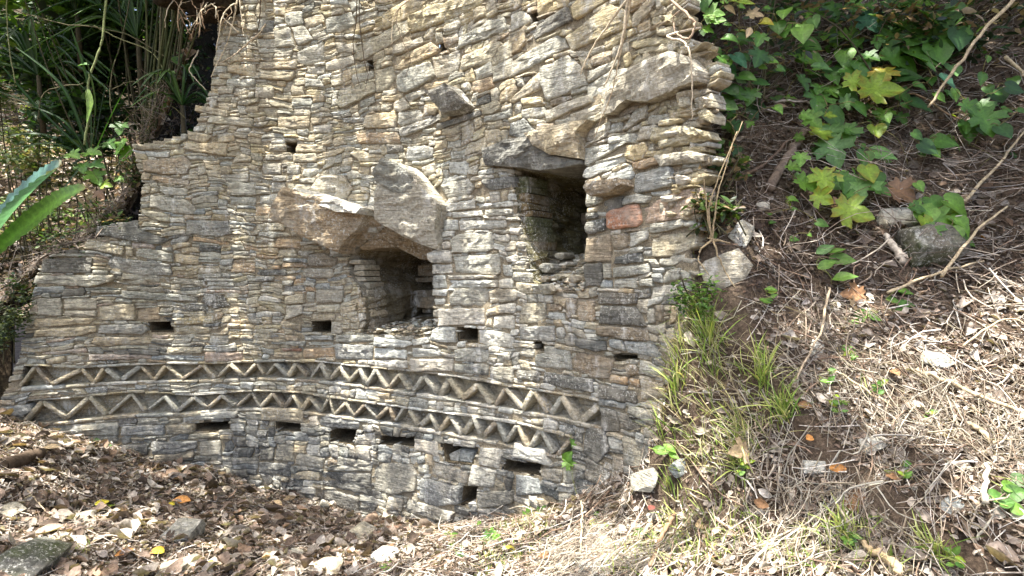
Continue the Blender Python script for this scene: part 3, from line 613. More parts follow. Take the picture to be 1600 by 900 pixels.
# thickness: the two open ends and the broken top run back into the hill
ej = []; 
kp = np.pad(keep, 1)
back = wall_np(SU, ZU, np.interp(SU, [S0, 3.6, 4.3, S1], [.5, .5, .06, .03])); VB = VC.reshape(-1, 3); VA = np.concatenate([VB, back.reshape(-1, 3)]); o2 = SU.size
inside = np.zeros(SU.shape, bool)
for o in openings + band_polys: inside |= in_poly(SU, ZU, o)
ic = inside[:-1, :-1] | inside[1:, :-1] | inside[:-1, 1:] | inside[1:, 1:]
icp = np.pad(ic, 1)
for dj, di, a, b in ((0, 1, (0, 1), (1, 1)), (0, -1, (1, 0), (0, 0)), (1, 0, (1, 1), (1, 0)), (-1, 0, (0, 0), (0, 1))):
    e = keep & ~kp[1 + dj:kp.shape[0] - 1 + dj, 1 + di:kp.shape[1] - 1 + di] & ~icp[1 + dj:icp.shape[0] - 1 + dj, 1 + di:icp.shape[1] - 1 + di]
    jj, ii = np.nonzero(e)
    A = idx[jj + a[0], ii + a[1]]; B = idx[jj + b[0], ii + b[1]]
    F = np.concatenate([F, np.stack([A, A + o2, B + o2, B], -1)])
core = mesh_np('clay_core', VA, F, M_MORTAR, None, wall)

# openings: walls of the niches and holes running back into the masonry
def recess(name, poly, depth, mat, shrink=.8, dz=0.0, n=40, col=None, jit=.012, lv=6):
    P = resample(poly, .03 if depth > .5 else .02, .1)
    cs = sum(p[0] for p in P) / len(P); cz = sum(p[1] for p in P) / len(P); n = len(P)
    V = []; F = []; sd = random.uniform(0, 50)
    for (s, z) in P:                                             # collar behind the facing stones
        d = math.hypot(s - cs, z - cz); V.append(wall_pt(s + (s - cs) / d * .03, z + (z - cz) / d * .03, .036))
    for r in range(lv):
        t = r / (lv - 1); k = 1 - (1 - shrink) * t
        for (s, z) in P:
            lay = noise.noise((sd, round(z * 16) * 3.7, r * 1.3)) * jit * (1 if r else 0)
            q = (cs + (s - cs) * (k + lay / max(.05, abs(s - cs))), cz + (z - cz) * k + dz * t)
            V.append(wall_pt(q[0], q[1], .022 + depth * t + noise.noise((s * 30, z * 30, sd + r)) * jit * (r > 0)))
    for r in range(lv):
        for k in range(n): F.append((r * n + k, r * n + (k + 1) % n, (r + 1) * n + (k + 1) % n, (r + 1) * n + k))
    V.append(wall_pt(cs, cz + dz, depth * 1.03)); c = len(V) - 1
    for k in range(n): F.append((lv * n + k, lv * n + (k + 1) % n, c, c))
    return quads_obj(name, V, F, mat, col or (.2, .17, .1), wall, smooth=False)
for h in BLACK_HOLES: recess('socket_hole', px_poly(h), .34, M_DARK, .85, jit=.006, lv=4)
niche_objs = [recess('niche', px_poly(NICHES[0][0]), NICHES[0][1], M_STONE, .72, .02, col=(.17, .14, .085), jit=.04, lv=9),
              recess('niche', px_poly(NICHES[1][0]), NICHES[1][1], M_STONE, .74, -.02, col=(.13, .115, .055), jit=.07, lv=9)]  # olive lining colour darkened for the shade inside
# rough stones lining the niches; back and right jamb coloured dark for shade
def inner_stone(parent, px, py, off, w, h, d, key, yaw=0.0):
    s, z = wall_sz(px, py)
    sc = 1 + (off / 4.5)
    poly = [(s - w / 2, z - h / 2 + random.uniform(0, h * .2)), (s, z - h / 2), (s + w / 2, z - h / 2 + random.uniform(0, h * .2)), (s + w / 2 * .95, z + h / 2), (s, z + h / 2 * 1.05), (s - w / 2, z + h / 2 - random.uniform(0, h * .2))]
    V, F = stone_geo(poly, off=off, depth=d, tilt=(yaw, random.uniform(-.2, .1)), rough=1.4, step=.04)
    o = quads_obj('niche_stone', V, F, M_STONE, tint(key) if isinstance(key, str) else key, None, smooth=False); o.parent = parent; return o
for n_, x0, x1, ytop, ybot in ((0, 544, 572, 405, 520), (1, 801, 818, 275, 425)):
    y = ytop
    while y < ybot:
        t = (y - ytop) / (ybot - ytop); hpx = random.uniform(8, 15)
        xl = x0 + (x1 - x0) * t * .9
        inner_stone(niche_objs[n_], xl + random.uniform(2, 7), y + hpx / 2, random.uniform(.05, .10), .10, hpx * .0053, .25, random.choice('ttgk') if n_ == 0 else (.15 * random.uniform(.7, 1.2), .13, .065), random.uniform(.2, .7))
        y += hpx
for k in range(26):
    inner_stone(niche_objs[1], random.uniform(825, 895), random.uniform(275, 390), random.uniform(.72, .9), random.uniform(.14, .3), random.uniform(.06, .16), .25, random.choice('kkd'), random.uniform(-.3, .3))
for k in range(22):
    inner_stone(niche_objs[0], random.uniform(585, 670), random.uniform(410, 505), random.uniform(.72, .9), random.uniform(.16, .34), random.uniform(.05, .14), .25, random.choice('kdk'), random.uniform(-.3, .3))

# zigzag bands: a recessed back with flat slabs leaning against each other
for bi, (top, bot, zig) in enumerate(BANDS):
    m = 90; V = []; F = []
    s_a = top[0][0]; s_b = top[-1][0]
    prof = [(1, -.0, .10), (1, .0, .035), (0, 0, 0)]
    for k in range(m + 1):
        s = s_a + (s_b - s_a) * k / m
        zt = float(np.interp(s, [p[0] for p in top], [p[1] for p in top])); zb = float(np.interp(s, [p[0] for p in bot], [p[1] for p in bot]))
        for z, off in ((zt + .002, .03), (zt + .001, .105), (zt - (zt - zb) * .33, .100), (zt - (zt - zb) * .66, .095), (zb - .001, .085), (zb - .002, .03)):
            V.append(wall_pt(s, z, off + .012 * noise.noise((s * 12, z * 18, bi)) * (off > .05)))
    for k in range(m):
        for r in range(5): F.append((k * 6 + r, k * 6 + r + 1, (k + 1) * 6 + r + 1, (k + 1) * 6 + r))
    for k in (0, m): F.append((k * 6, k * 6 + 1, k * 6 + 4, k * 6 + 5)); F.append((k * 6 + 1, k * 6 + 2, k * 6 + 3, k * 6 + 4))
    band = quads_obj('zigzag_band', V, F, M_STONE, (.33, .285, .195), wall)
    band['label'] = 'upper zigzag band of leaning slabs' if bi == 0 else 'lower zigzag band of leaning slabs'
    for (x0, y0, x1, y1) in zig:
        a = wall_sz(x0, y0); b = wall_sz(x1, y1)
        L = math.hypot(b[0] - a[0], b[1] - a[1]); ux, uz = (b[0] - a[0]) / L, (b[1] - a[1]) / L
        th = random.uniform(.011, .020) * (1.25 if x0 > 640 else 1.0); px_, pz_ = -uz, ux
        e = .004
        poly = [(a[0] - ux * e + px_ * th, a[1] - uz * e + pz_ * th), (b[0] + ux * e + px_ * th, b[1] + uz * e + pz_ * th), (b[0] + ux * e - px_ * th, b[1] + uz * e - pz_ * th), (a[0] - ux * e - px_ * th, a[1] - uz * e - pz_ * th)]
        V, F = stone_geo(poly, off=random.uniform(-.012, .012), depth=.11, gap=.001, pillow=.001, rough=.4, step=.05, rings=(.003,))
        quads_obj('slab', V, F, M_STONE, tint(random.choice('ttgktg'), .12), band)

# the torn right end of the wall: loose stones stepping back into the bank
for k in range(95):
    t = random.random(); py = -30 + 390 * t; px = float(np.interp(py, [-30, 40, 90, 130, 215, 300, 360], [1058, 1068, 1112, 1118, 1106, 1098, 1092])) + random.uniform(-62, -12)
    s, z = wall_sz(px, py); w = .03 + .15 * random.random() ** 2; h = random.uniform(.014, .06)
    poly = [(s - w / 2, z - h / 2), (s, z - h / 2 - .004), (s + w / 2, z - h / 2 + random.uniform(0, .02)), (s + w / 2, z + h / 2 - random.uniform(0, .02)), (s, z + h / 2), (s - w / 2, z + h / 2)]
    V, F = stone_geo(poly, off=random.uniform(-.03, .05), depth=random.uniform(.05, .1), tilt=(random.uniform(0, .4), random.uniform(-.4, .1)), rough=1.5, step=.04)
    quads_obj('rubble_stone', V, F, M_STONE, tint(random.choice('yyttgkw')), wall, smooth=False)

# earth and rubble that has slid out of the right niche
V = []; F = []; nu_, nv_ = 26, 18
for j in range(nv_ + 1):
    for i in range(nu_ + 1):
        t = j / nv_; px = 818 + 106 * i / nu_; py = 398 + 58 * t; s, z = wall_sz(px, py)
        o_ = .42 * (1 - t) ** 1.1 + .0 + .035 * noise.noise((s * 14, z * 14, 3)) + .012 * noise.noise((s * 50, z * 50, 3))
        V.append(wall_pt(s, z + .10 * (1 - t) * (.4 - abs(i / nu_ - .5)), o_ + .012))
for j in range(nv_):
    for i in range(nu_): F.append((j * (nu_ + 1) + i, j * (nu_ + 1) + i + 1, (j + 1) * (nu_ + 1) + i + 1, (j + 1) * (nu_ + 1) + i))
quads_obj('rubble_slope', V, F, M_MORTAR, None, wall)
for px, py, w, h, o_, k in ((850,452,.30,.075,.0,'g'), (868,432,.10,.04,.07,'t'), (898,436,.09,.06,.03,'g'), (838,418,.12,.07,.12,'g'), (900,392,.10,.10,.30,'k'), (884,400,.08,.04,.26,'g'), (860,412,.09,.03,.18,'w'), (842,398,.1,.05,.26,'g'), (912,420,.08,.05,.1,'g'), (845,436,.1,.05,.05,'k')):
    s, z = wall_sz(px, py); poly = [(s - w / 2, z - h * .2), (s - w * .25, z - h / 2), (s + w * .25, z - h / 2), (s + w / 2, z - h * .1), (s + w * .35, z + h * .4), (s - w * .1, z + h / 2), (s - w * .4, z + h * .3)]
    V, F = stone_geo(poly, off=o_ - .03, depth=.12, tilt=(random.uniform(-.3, .3), random.uniform(-.6, -.1)), rough=1.4, step=.03)
    quads_obj('rubble_stone', V, F, M_STONE, tint(k), wall, smooth=False)
# ------------------------------------------------------------------ ground, bank and the hill behind
V = np.stack([GX, GY, GZ], -1).reshape(-1, 3)
ny_, nx_ = GX.shape; idx = np.arange(nx_ * ny_).reshape(ny_, nx_)
F = np.stack([idx[:-1, :-1].ravel(), idx[:-1, 1:].ravel(), idx[1:, 1:].ravel(), idx[1:, :-1].ravel()], -1)
tag(mesh_np('ground', V, F, M_SOIL, None, None, True), kind='structure')
pd = np.concatenate([np.linspace(-75, -30, 60), np.arange(-29.6, -4, .35), np.linspace(-4, 58, 104)])
rr = np.concatenate([np.arange(R + .22, R + 2.5, .07), np.arange(R + 2.5, R + 7, .14), np.linspace(R + 7.2, R + 34, 40)])
PD, RR = np.meshgrid(pd, rr)
HX = CX + RR * np.sin(np.radians(PD)); HY = CY + RR * np.cos(np.radians(PD))
def hill_h(x, y):
    p = np.degrees(np.arctan2(x - CX, y - CY)); r = np.hypot(x - CX, y - CY)
    return hill_np(p, r) + .07 * fbm(x, y, 2.6, 21) + .035 * fbm(x, y, 8, 22) + .018 * fbm(x, y, 22, 23)
HZ = hill_h(HX, HY)
front = (RR < R + .23); HZ = np.where(front & (PD > -20), HZ - .15, np.where(front, ground_np(HX, HY) - .1, HZ))
idx = np.arange(HX.size).reshape(HX.shape)
F = np.stack([idx[:-1, :-1].ravel(), idx[:-1, 1:].ravel(), idx[1:, 1:].ravel(), idx[1:, :-1].ravel()], -1)
tag(mesh_np('hillside', np.stack([HX, HY, HZ], -1), F, M_HILL, None, None, True), kind='structure')
def on_hill(px, py):
    r = ray(px, py); t = np.arange(2, 40, .02); x, y = r.x * t, r.y * t; rad = np.hypot(x - CX, y - CY)
    h = np.where(rad > R + .25, hill_h(x, y), -9) - (r.z * t + EYE); k = int(np.argmax(h > 0)) if (h > 0).any() else int(np.argmax(t > 8))
    return Vector((x[k], y[k], float(hill_h(np.array([x[k]]), np.array([y[k]]))[0])))

# ------------------------------------------------------------------ scattering small loose pieces
def rot_to(nrm, yaw, tilt):
    """(m,3,3) frames: z along nrm tipped by tilt, x turned by yaw"""
    n = nrm / np.linalg.norm(nrm, axis=1, keepdims=True)
    n = n + tilt; n /= np.linalg.norm(n, axis=1, keepdims=True)
    h = np.stack([np.cos(yaw), np.sin(yaw), np.zeros_like(yaw)], -1)
    x = h - n * (h * n).sum(1, keepdims=True); x /= np.linalg.norm(x, axis=1, keepdims=True) + 1e-9
    y = np.cross(n, x); return np.stack([x, y, n], -1)
def scatter(name, tmpl, tf, pos, frames, scale, cols, mat, kind='stuff', parent=None, bend=None):
    """tmpl (m,k,3) or (k,3)"""
    m = len(pos); T = tmpl if tmpl.ndim == 3 else np.repeat(tmpl[None], m, 0)
    P = T * scale[:, None, :] if scale.ndim == 2 else T * scale[:, None, None]
    W = np.einsum('mij,mkj->mki', frames, P) + pos[:, None, :]
    k = T.shape[1]; F = (tf[None] + (np.arange(m) * k)[:, None, None]).reshape(-1, tf.shape[1])
    C = np.repeat(cols[:, None, :], k, 1).reshape(-1, 3)
    o = mesh_np(name, W.reshape(-1, 3), F, mat, C, parent)
    if kind: o['kind'] = kind
    return o
def gnormals(x, y, e=.06):
    return np.stack([ground_np(x - e, y) - ground_np(x + e, y), ground_np(x, y - e) - ground_np(x, y + e), np.full_like(x, 2 * e)], -1)
def hnormals(x, y, e=.06):
    return np.stack([hill_h(x - e, y) - hill_h(x + e, y), hill_h(x, y - e) - hill_h(x, y + e), np.full_like(x, 2 * e)], -1)
def dry_leaf_t(m, rng):
    """curled dead leaves: base, tip, spine and edges"""
    u = np.array([0, .18, .5, .8, 1.0]); wdt = np.array([.02, .20, .27, .16, .01])
    L = []; 
    for i in range(5):
        for sgn in (-1, 0, 1): L.append((u[i] - .5, sgn * wdt[i], 0))
    T = np.repeat(np.array(L)[None], m, 0)
    c1 = rng.normal(0, .9, m)[:, None]; c2 = np.abs(rng.normal(.5, .6, m))[:, None]; tw = rng.normal(0, .8, m)[:, None]
    x = T[..., 0]; y = T[..., 1]
    T[..., 2] = c1 * (x ** 2) * .8 + c2 * np.abs(y) * 1.1 + tw * x * y * 1.5 + rng.normal(0, .025, x.shape)
    f = []
    for i in range(4):
        for k in range(2):
            a = i * 3 + k; f += [(a, a + 1, a + 4), (a, a + 4, a + 3)]
    return T, np.array(f)
def stick_t(m, rng, seg=5, bend=.12, ncross=3):
    u = np.linspace(0, 1, seg); T = np.zeros((m, seg * ncross, 3))
    b1 = rng.normal(0, bend, m)[:, None]; b2 = rng.normal(0, bend, m)[:, None]; ph = rng.rand(m)[:, None] * 6
    for k in range(ncross):
        an = 6.2832 * k / ncross
        T[:, k::ncross, 0] = u - .5
        T[:, k::ncross, 1] = b1 * (u - .5) ** 2 * 4 + .03 * np.sin(u * 7 + ph) * np.abs(b1) * 8
        T[:, k::ncross, 2] = b2 * (u - .5) ** 2 * 2
    return T, u, ncross
def sticks(name, pos, frames, length, rad, cols, mat, rng, bend=.12, seg=5, taper=.5, parent=None, kind='stuff'):
    m = len(pos); T, u, nc = stick_t(m, rng, seg, bend)
    P = T * length[:, None, None]
    tp = 1 - (1 - taper) * u
    for k in range(nc):
        an = 6.2832 * k / nc
        P[:, k::nc, 1] += math.cos(an) * rad[:, None] * tp; P[:, k::nc, 2] += math.sin(an) * rad[:, None] * tp
    f = []
    for i in range(seg - 1):
        for k in range(nc): f.append((i * nc + k, i * nc + (k + 1) % nc, (i + 1) * nc + (k + 1) % nc, (i + 1) * nc + k))
    return scatter(name, P, np.array(f), pos, frames, np.ones(m), cols, mat, kind, parent)
DRYC = np.array([(.24, .165, .115), (.33, .25, .18), (.44, .37, .29), (.52, .46, .39), (.17, .115, .08), (.10, .07, .05), (.34, .215, .13), (.43, .36, .30), (.30, .25, .20)])
def pick(tbl, m, rng, w=None):
    c = tbl[rng.choice(len(tbl), m, p=w)]; return np.clip(c * (1 + rng.normal(0, .16, (m, 1))), .02, .75)
DRYC = .9 * (.78 * DRYC + .22 * DRYC.mean(1, keepdims=True))
rng = np.random.RandomState(11)
def visible_area(n, keep=None):
    """random ground points in front of the wall"""
    x = rng.uniform(-5.2, 4.2, n); y = rng.uniform(1.0, 5.2, n)
    r = np.hypot(x - CX, y - CY); ph = np.degrees(np.arctan2(x - CX, y - CY))
    ok = ((r < R - .02) | ((ph > 45) & (r > R + .08))) & (np.abs(x) < y * 1.12 + .7)
    return x[ok], y[ok]
def to_px(x, y): return project_np(np.stack([x, y, ground_np(x, y)], -1))
BANK = [(560,905),(700,825),(900,770),(1005,730),(1045,640),(1090,420),(1120,180),(1125,-200),(2400,-200),(2400,1200),(560,1200)]
# dead leaves
x, y = visible_area(44000); px, py = to_px(x, y); bank = in_poly(px, py, BANK)
keepm = np.where(bank, rng.rand(len(x)) < np.where(py < 450, .60, .72), rng.rand(len(x)) < np.where(fbm(x, y, 3.5, 33) > -.15, .95, .3)); x, y, bank = x[keepm], y[keepm], bank[keepm]
m = len(x); T, tf = dry_leaf_t(m, rng)
fr = rot_to(gnormals(x, y), rng.rand(m) * 6.283, rng.normal(0, .32, (m, 3)))
size = np.clip(rng.lognormal(-3.25, .62, m), .014, .15)
size = np.where(bank, size * .62, size)
cl = pick(DRYC, m, rng, [.16, .17, .16, .10, .11, .09, .07, .08, .06]); upb = ground_np(x, y) > EYE - .12; cl[upb] *= np.array([.47, .455, .445])  # shade of the upper bank put into its litter colours
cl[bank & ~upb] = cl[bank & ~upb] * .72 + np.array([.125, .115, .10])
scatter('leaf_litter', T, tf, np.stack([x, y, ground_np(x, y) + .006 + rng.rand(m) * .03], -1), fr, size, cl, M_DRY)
# crumbled bits filling the gaps between them
x, y = visible_area(120000); m = len(x); T, tf = dry_leaf_t(m, rng); cl = pick(DRYC, m, rng); cl[ground_np(x, y) > EYE - .12] *= np.array([.42, .40, .39])  # crumbs on the upper bank darkened likewise for its shade
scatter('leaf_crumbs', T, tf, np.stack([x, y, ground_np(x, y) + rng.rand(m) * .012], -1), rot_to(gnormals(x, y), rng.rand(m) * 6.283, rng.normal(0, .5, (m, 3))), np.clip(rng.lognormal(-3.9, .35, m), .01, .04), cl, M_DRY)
# twigs on the whole floor
x, y = visible_area(9000); m = len(x); px, py = to_px(x, y)
sticks('fallen_twigs', np.stack([x, y, ground_np(x, y) + .012 + rng.rand(m) * .03], -1), rot_to(gnormals(x, y), rng.rand(m) * 6.283, rng.normal(0, .10, (m, 3))), np.clip(rng.lognormal(-1.9, .5, m), .05, .5), np.clip(rng.lognormal(-6.1, .35, m), .001, .006), pick(DRYC[[0, 1, 2, 3, 8]], m, rng), M_WOOD, rng)
# straw lying on the sunny bank
STRAW = [(820,905),(900,800),(1010,740),(1080,560),(1140,470),(1300,470),(1610,560),(1900,700),(1700,1000),(760,1000)]
x, y = visible_area(260000); px, py = to_px(x, y); ok = in_poly(px, py, STRAW) & (rng.rand(len(x)) < np.clip(.13 + .65 * fbm(x, y, 4.0, 41), .04, .5)); x, y = x[ok], y[ok]; m = len(x)
down = np.arctan2(*(gnormals(x, y)[:, [1, 0]].T)); yaw = down + 1.1 * fbm(x, y, 2.5, 44) + rng.normal(0, .45, m)
sticks('dry_straw', np.stack([x, y, ground_np(x, y) + .012 + np.abs(rng.normal(0, .035, m))], -1), rot_to(gnormals(x, y), yaw, rng.normal(0, .16, (m, 3))), np.clip(rng.lognormal(-1.95, .45, m), .06, .4), np.clip(rng.lognormal(-6.3, .5, m), .0008, .005), pick(np.array([(.42, .37, .30), (.35, .30, .23), (.50, .47, .41), (.27, .22, .165), (.41, .37, .32), (.21, .165, .125)]), m, rng), M_BLADE, rng, bend=.22, seg=6)
x, y = visible_area(9000); px, py = to_px(x, y); ok = in_poly(px, py, BANK) & (py > 380); x, y = x[ok], y[ok]; m = len(x)
sticks('broken_stems', np.stack([x, y, ground_np(x, y) + .02 + np.abs(rng.normal(0, .03, m))], -1), rot_to(gnormals(x, y), np.arctan2(*(gnormals(x, y)[:, [1, 0]].T)) + rng.normal(0, .9, m), rng.normal(0, .16, (m, 3))), np.clip(rng.lognormal(-2.0, .5, m), .05, .45), np.clip(rng.lognormal(-5.75, .4, m), .0015, .007), pick(np.array([(.46, .40, .31), (.34, .27, .2), (.24, .17, .12), (.55, .51, .44), (.16, .11, .08)]), m, rng), M_WOOD, rng, bend=.14, seg=5)
# litter on the hill to the left, on top of the broken wall
n = 26000; p = rng.uniform(-60, 4, n); r = R + .24 + 9 * rng.rand(n) ** 1.6; x = CX + r * np.sin(np.radians(p)); y = CY + r * np.cos(np.radians(p)); m = n
T, tf = dry_leaf_t(m, rng)
scatter('hill_litter', T, tf, np.stack([x, y, hill_h(x, y) + .01 + rng.rand(m) * .03], -1), rot_to(hnormals(x, y), rng.rand(m) * 6.283, rng.normal(0, .35, (m, 3))), np.clip(rng.lognormal(-2.7, .4, m), .03, .18), pick(DRYC, m, rng), M_DRY)
n = 2600; p = rng.uniform(-30, -4, n); r = R + .1 + 1.8 * rng.rand(n) ** 2; x = CX + r * np.sin(np.radians(p)); y = CY + r * np.cos(np.radians(p)); m = n
sticks('hill_twigs', np.stack([x, y, hill_h(x, y) + .02 + rng.rand(m) * .05], -1), rot_to(hnormals(x, y), rng.rand(m) * 6.283, rng.normal(0, .3, (m, 3))), np.clip(rng.lognormal(-1.5, .5, m), .08, .6), np.clip(rng.lognormal(-5.9, .3, m), .0015, .006), pick(DRYC[[0, 1, 2, 8]], m, rng), M_WOOD, rng, bend=.25, seg=6)
# fine rubble on the ledges of the niches and in the drains
J = Join()
def pebble(c, r, col):
    bm = bmesh.new()
    for k in range(10): bm.verts.new(Vector((random.gauss(0, 1), random.gauss(0, 1), random.gauss(0, .6))).normalized() * r * random.uniform(.75, 1.15))
    bmesh.ops.convex_hull(bm, input=bm.verts); bm.verts.ensure_lookup_table()
    q = Matrix.Rotation(random.uniform(0, 6.28), 3, 'Z') @ Matrix.Diagonal((random.uniform(.9, 1.8), 1, random.uniform(.35, .9)))
    vs = [v for v in bm.verts if v.link_faces]; ix = {v: i for i, v in enumerate(vs)}
    J.add([Vector(c) + q @ v.co for v in vs], [tuple(ix[v] for v in f.verts) for f in bm.faces], col); bm.free()
for k in range(260):                                         # floor of the left niche
    s, z = wall_sz(random.uniform(572, 672), 519); off = random.uniform(.0, .55)
    pebble(wall_pt(s, z + off * .10 + random.uniform(-.01, .02), off), random.uniform(.008, .035), tint(random.choice('gktw'), .2))
for k in range(420):                                         # collapsed sill under the right niche
    t = random.random(); px = random.uniform(822, 922); py = 396 + 58 * t
    s, z = wall_sz(px, py)
    pebble(wall_pt(s, z, .42 * (1 - t) ** 1.1 - .012 + random.uniform(-.01, .02)), random.uniform(.008, .03), tint(random.choice('gktww'), .2))
o = J.build('rubble', M_STONE, wall, smooth=False); tag(o, kind='stuff')
J = Join()
for k in range(900):                                         # grit that has fallen along the foot of the wall and on the bank
    s = random.uniform(S0, S1); P = wall_pt(s, 0, -abs(random.gauss(0, .35)) - .02)
    pebble((P.x, P.y, gz(P.x, P.y) + .005), random.uniform(.006, .022), tint(random.choice('gktw'), .2))
tag(J.build('stone_chips', M_STONE, None, smooth=False), 'small stone chips scattered along the foot of the ruined wall', kind='stuff')

# ------------------------------------------------------------------ rocks lying about
def rock(label, px, py, wpx, h_ratio, key, yaw=0.0, tip=(0, 0), flat=.35, moss=0.0, sink=.3, seed=None, group=None, name='fallen_stone', deep=.7):
    if seed is not None: random.seed(seed)
    g = on_ground(px, py); d = g.y; w = wpx / FPX * d
    bm = bmesh.new()
    for k in range(30):
        v = Vector((random.gauss(0, 1), random.gauss(0, 1), random.gauss(0, 1))).normalized()
        e = .55; v = Vector([math.copysign(abs(c) ** e, c) for c in v])
        bm.verts.new(Vector((v.x * w * .48, v.y * w * .48 * deep, v.z * w * flat * .5)) * random.uniform(.82, 1.05))
    bmesh.ops.convex_hull(bm, input=bm.verts)
    for v in [v for v in bm.verts if not v.link_faces]: bm.verts.remove(v)
    bmesh.ops.bevel(bm, geom=bm.edges[:] , offset=w * .02, segments=1, affect='EDGES', clamp_overlap=True)
    bmesh.ops.triangulate(bm, faces=bm.faces[:])
    bmesh.ops.subdivide_edges(bm, edges=[e for e in bm.edges if e.calc_length() > w * .12], cuts=1, use_grid_fill=True)
    sd = random.uniform(0, 50)
    for v in bm.verts: v.co += noise.noise_vector(v.co / w * 5 + Vector((sd, 0, 0))) * w * .018
    nrm = gnormal(g.x, g.y); nrm = (nrm + Vector((tip[0], tip[1], 0))).normalized()
    q = nrm.to_track_quat('Z', 'Y').to_matrix() @ Matrix.Rotation(yaw, 3, 'Z')
    zmin = min(v.co.z for v in bm.verts); zmax = max(v.co.z for v in bm.verts)
    for v in bm.verts: v.co.z -= zmin + (zmax - zmin) * sink
    me = bpy.data.meshes.new(name); bm.verts.index_update()
    base = Vector(tint(key, .05) if isinstance(key, str) else key); cols = []
    for v in bm.verts:
        mo = moss * max(0, min(1, noise.noise(v.co / w * 4 + Vector((sd, 3, 1))) * 2 + .5))
        cols.append(base.lerp(Vector((.06, .075, .022)), mo))
        v.co = q @ v.co
    bm.to_mesh(me); bm.free()
    a = me.color_attributes.new('tint', 'FLOAT_COLOR', 'POINT')
    for i, c in enumerate(cols): a.data[i].color = (*c, 1)
    me.materials.append(M_STONE)
    o = bpy.data.objects.new(name, me); o.location = g; COL.objects.link(o)
    return tag(o, label, 'stone', group)
rock('large dark mossy boulder in the bottom left corner of the clearing', 48, 880, 120, .4, (.10, .098, .085), .1, (0, -.1), .32, .95, .35, 3, name='mossy_boulder')
rock('grey flat topped triangular stone in the leaf litter near orange leaves', 284, 840, 78, .5, 'g', .3, (-.15, -.3), .38, 0, .2, 5)
rock('thin grey slab below the triangular stone at the bottom edge', 282, 890, 68, .3, 'g', .2, (0, -.2), .28, 0, .3, 6)
rock('broad pale tan stone set in the soil under the wall foot', 562, 838, 72, .4, 't', .2, (.1, -.25), .35, 0, .45, 7)
rock('light grey rounded slab standing on the litter edge right of the leaf pile', 600, 872, 48, .6, 'w', .1, (.1, -.5), .5, 0, .3, 8)
rock('pale narrow slab at the bottom edge left of the rounded slab', 512, 890, 56, .3, 't', .5, (-.1, -.3), .3, 0, .3, 9)
rock('small grey flake lying flat among brown leaves', 462, 869, 36, .3, 'g', .4, (0, -.2), .25, 0, .2, 10)
rock('little tan cornered stone close to the dark wall foot', 504, 795, 24, .7, 't', .2, (0, 0), .8, 0, .2, 12)
rock('long grey stone half buried at the left edge of the clearing', 12, 802, 46, .3, 'g', .1, (0, -.2), .35, .1, .4, 13)
rock('small white pebble in the shadow at the left of the clearing', 176, 741, 13, .7, 'w', .2, (0, 0), .6, 0, .2, 14, name='pebble')
rock('pale block among sunlit leaves below the wall at the left', 222, 752, 30, .4, 'w', -.3, (.1, -.2), .4, 0, .3, 15)
rock('dull grey angular stone behind the yellow fallen leaf', 132, 812, 34, .5, 'g', .2, (0, -.2), .6, 0, .35, 16)
rock('pale grey pointed slab leaning on the bank top beside the wall', 1012, 752, 60, .5, 'g', .5, (-.2, -.35), .35, .1, .3, 17)
rock('smooth blue grey flat stone resting beside the pointed slab', 1063, 744, 40, .4, 'b', .6, (.15, -.4), .25, 0, .3, 18)
rock('large flat grey slab lying on the bank next to the wall end', 1132, 426, 84, .4, 'g', .5, (-.1, -.5), .13, .1, .2, 19, name='fallen_slab')
rock('broken grey slab higher on the bank above the large slab', 1158, 368, 60, .6, 'g', .9, (.05, -.6), .12, .05, .2, 20, name='fallen_slab')
rock('small white stone on the dark soil above the slabs', 1192, 327, 24, .5, 'w', .1, (0, 0), .5, 0, .3, 21)
rock('mossy dark boulder on the bank under bright green leaves', 1440, 392, 112, .6, 'd', .2, (0, -.3), .6, .9, .4, 22, name='mossy_boulder')
rock('rough whitish stone above the mossy boulder', 1400, 346, 62, .4, 'w', .1, (0, -.1), .4, 0, .3, 23)
rock('purple grey flat stone sunk in straw at the lower right', 1487, 792, 40, .9, 'b', .8, (0, -.5), .2, 0, .3, 24)
rock('white lumpy stone in the grass on the sunny bank', 1361, 698, 40, .9, 'w', .4, (0, -.3), .5, 0, .3, 25)
rock('white broken stone in pale straw left of the white lumpy stone', 1272, 732, 40, .4, 'w', .2, (0, -.3), .4, 0, .35, 26)
rock('pale crusted stone on the bank beside a fallen stalk', 1275, 548, 34, 1.0, 'w', 1.2, (0, -.4), .4, 0, .3, 27)
rock('white stone wedged between twigs on the right side of the bank', 1458, 568, 46, .4, 'w', -.2, (0, -.3), .35, 0, .3, 28)
rock('large purple brown stone embedded at the foot of the straw bank', 938, 872, 70, .8, 'k', 1.0, (.05, -.5), .35, 0, .45, 29)
rock('dark grey cracked slab at the bottom edge below the embedded stone', 932, 893, 62, .4, 'b', .3, (0, -.5), .25, 0, .3, 30)
rock('thin white flake sticking up in the straw near a brown stick', 1018, 812, 20, .9, 'w', .3, (0, -.6), .3, 0, .3, 31)
rock('small pale stone by the root at the wall foot', 648, 838, 16, .7, 'w', .3, (0, 0), .6, 0, .3, 32)
random.seed(99)
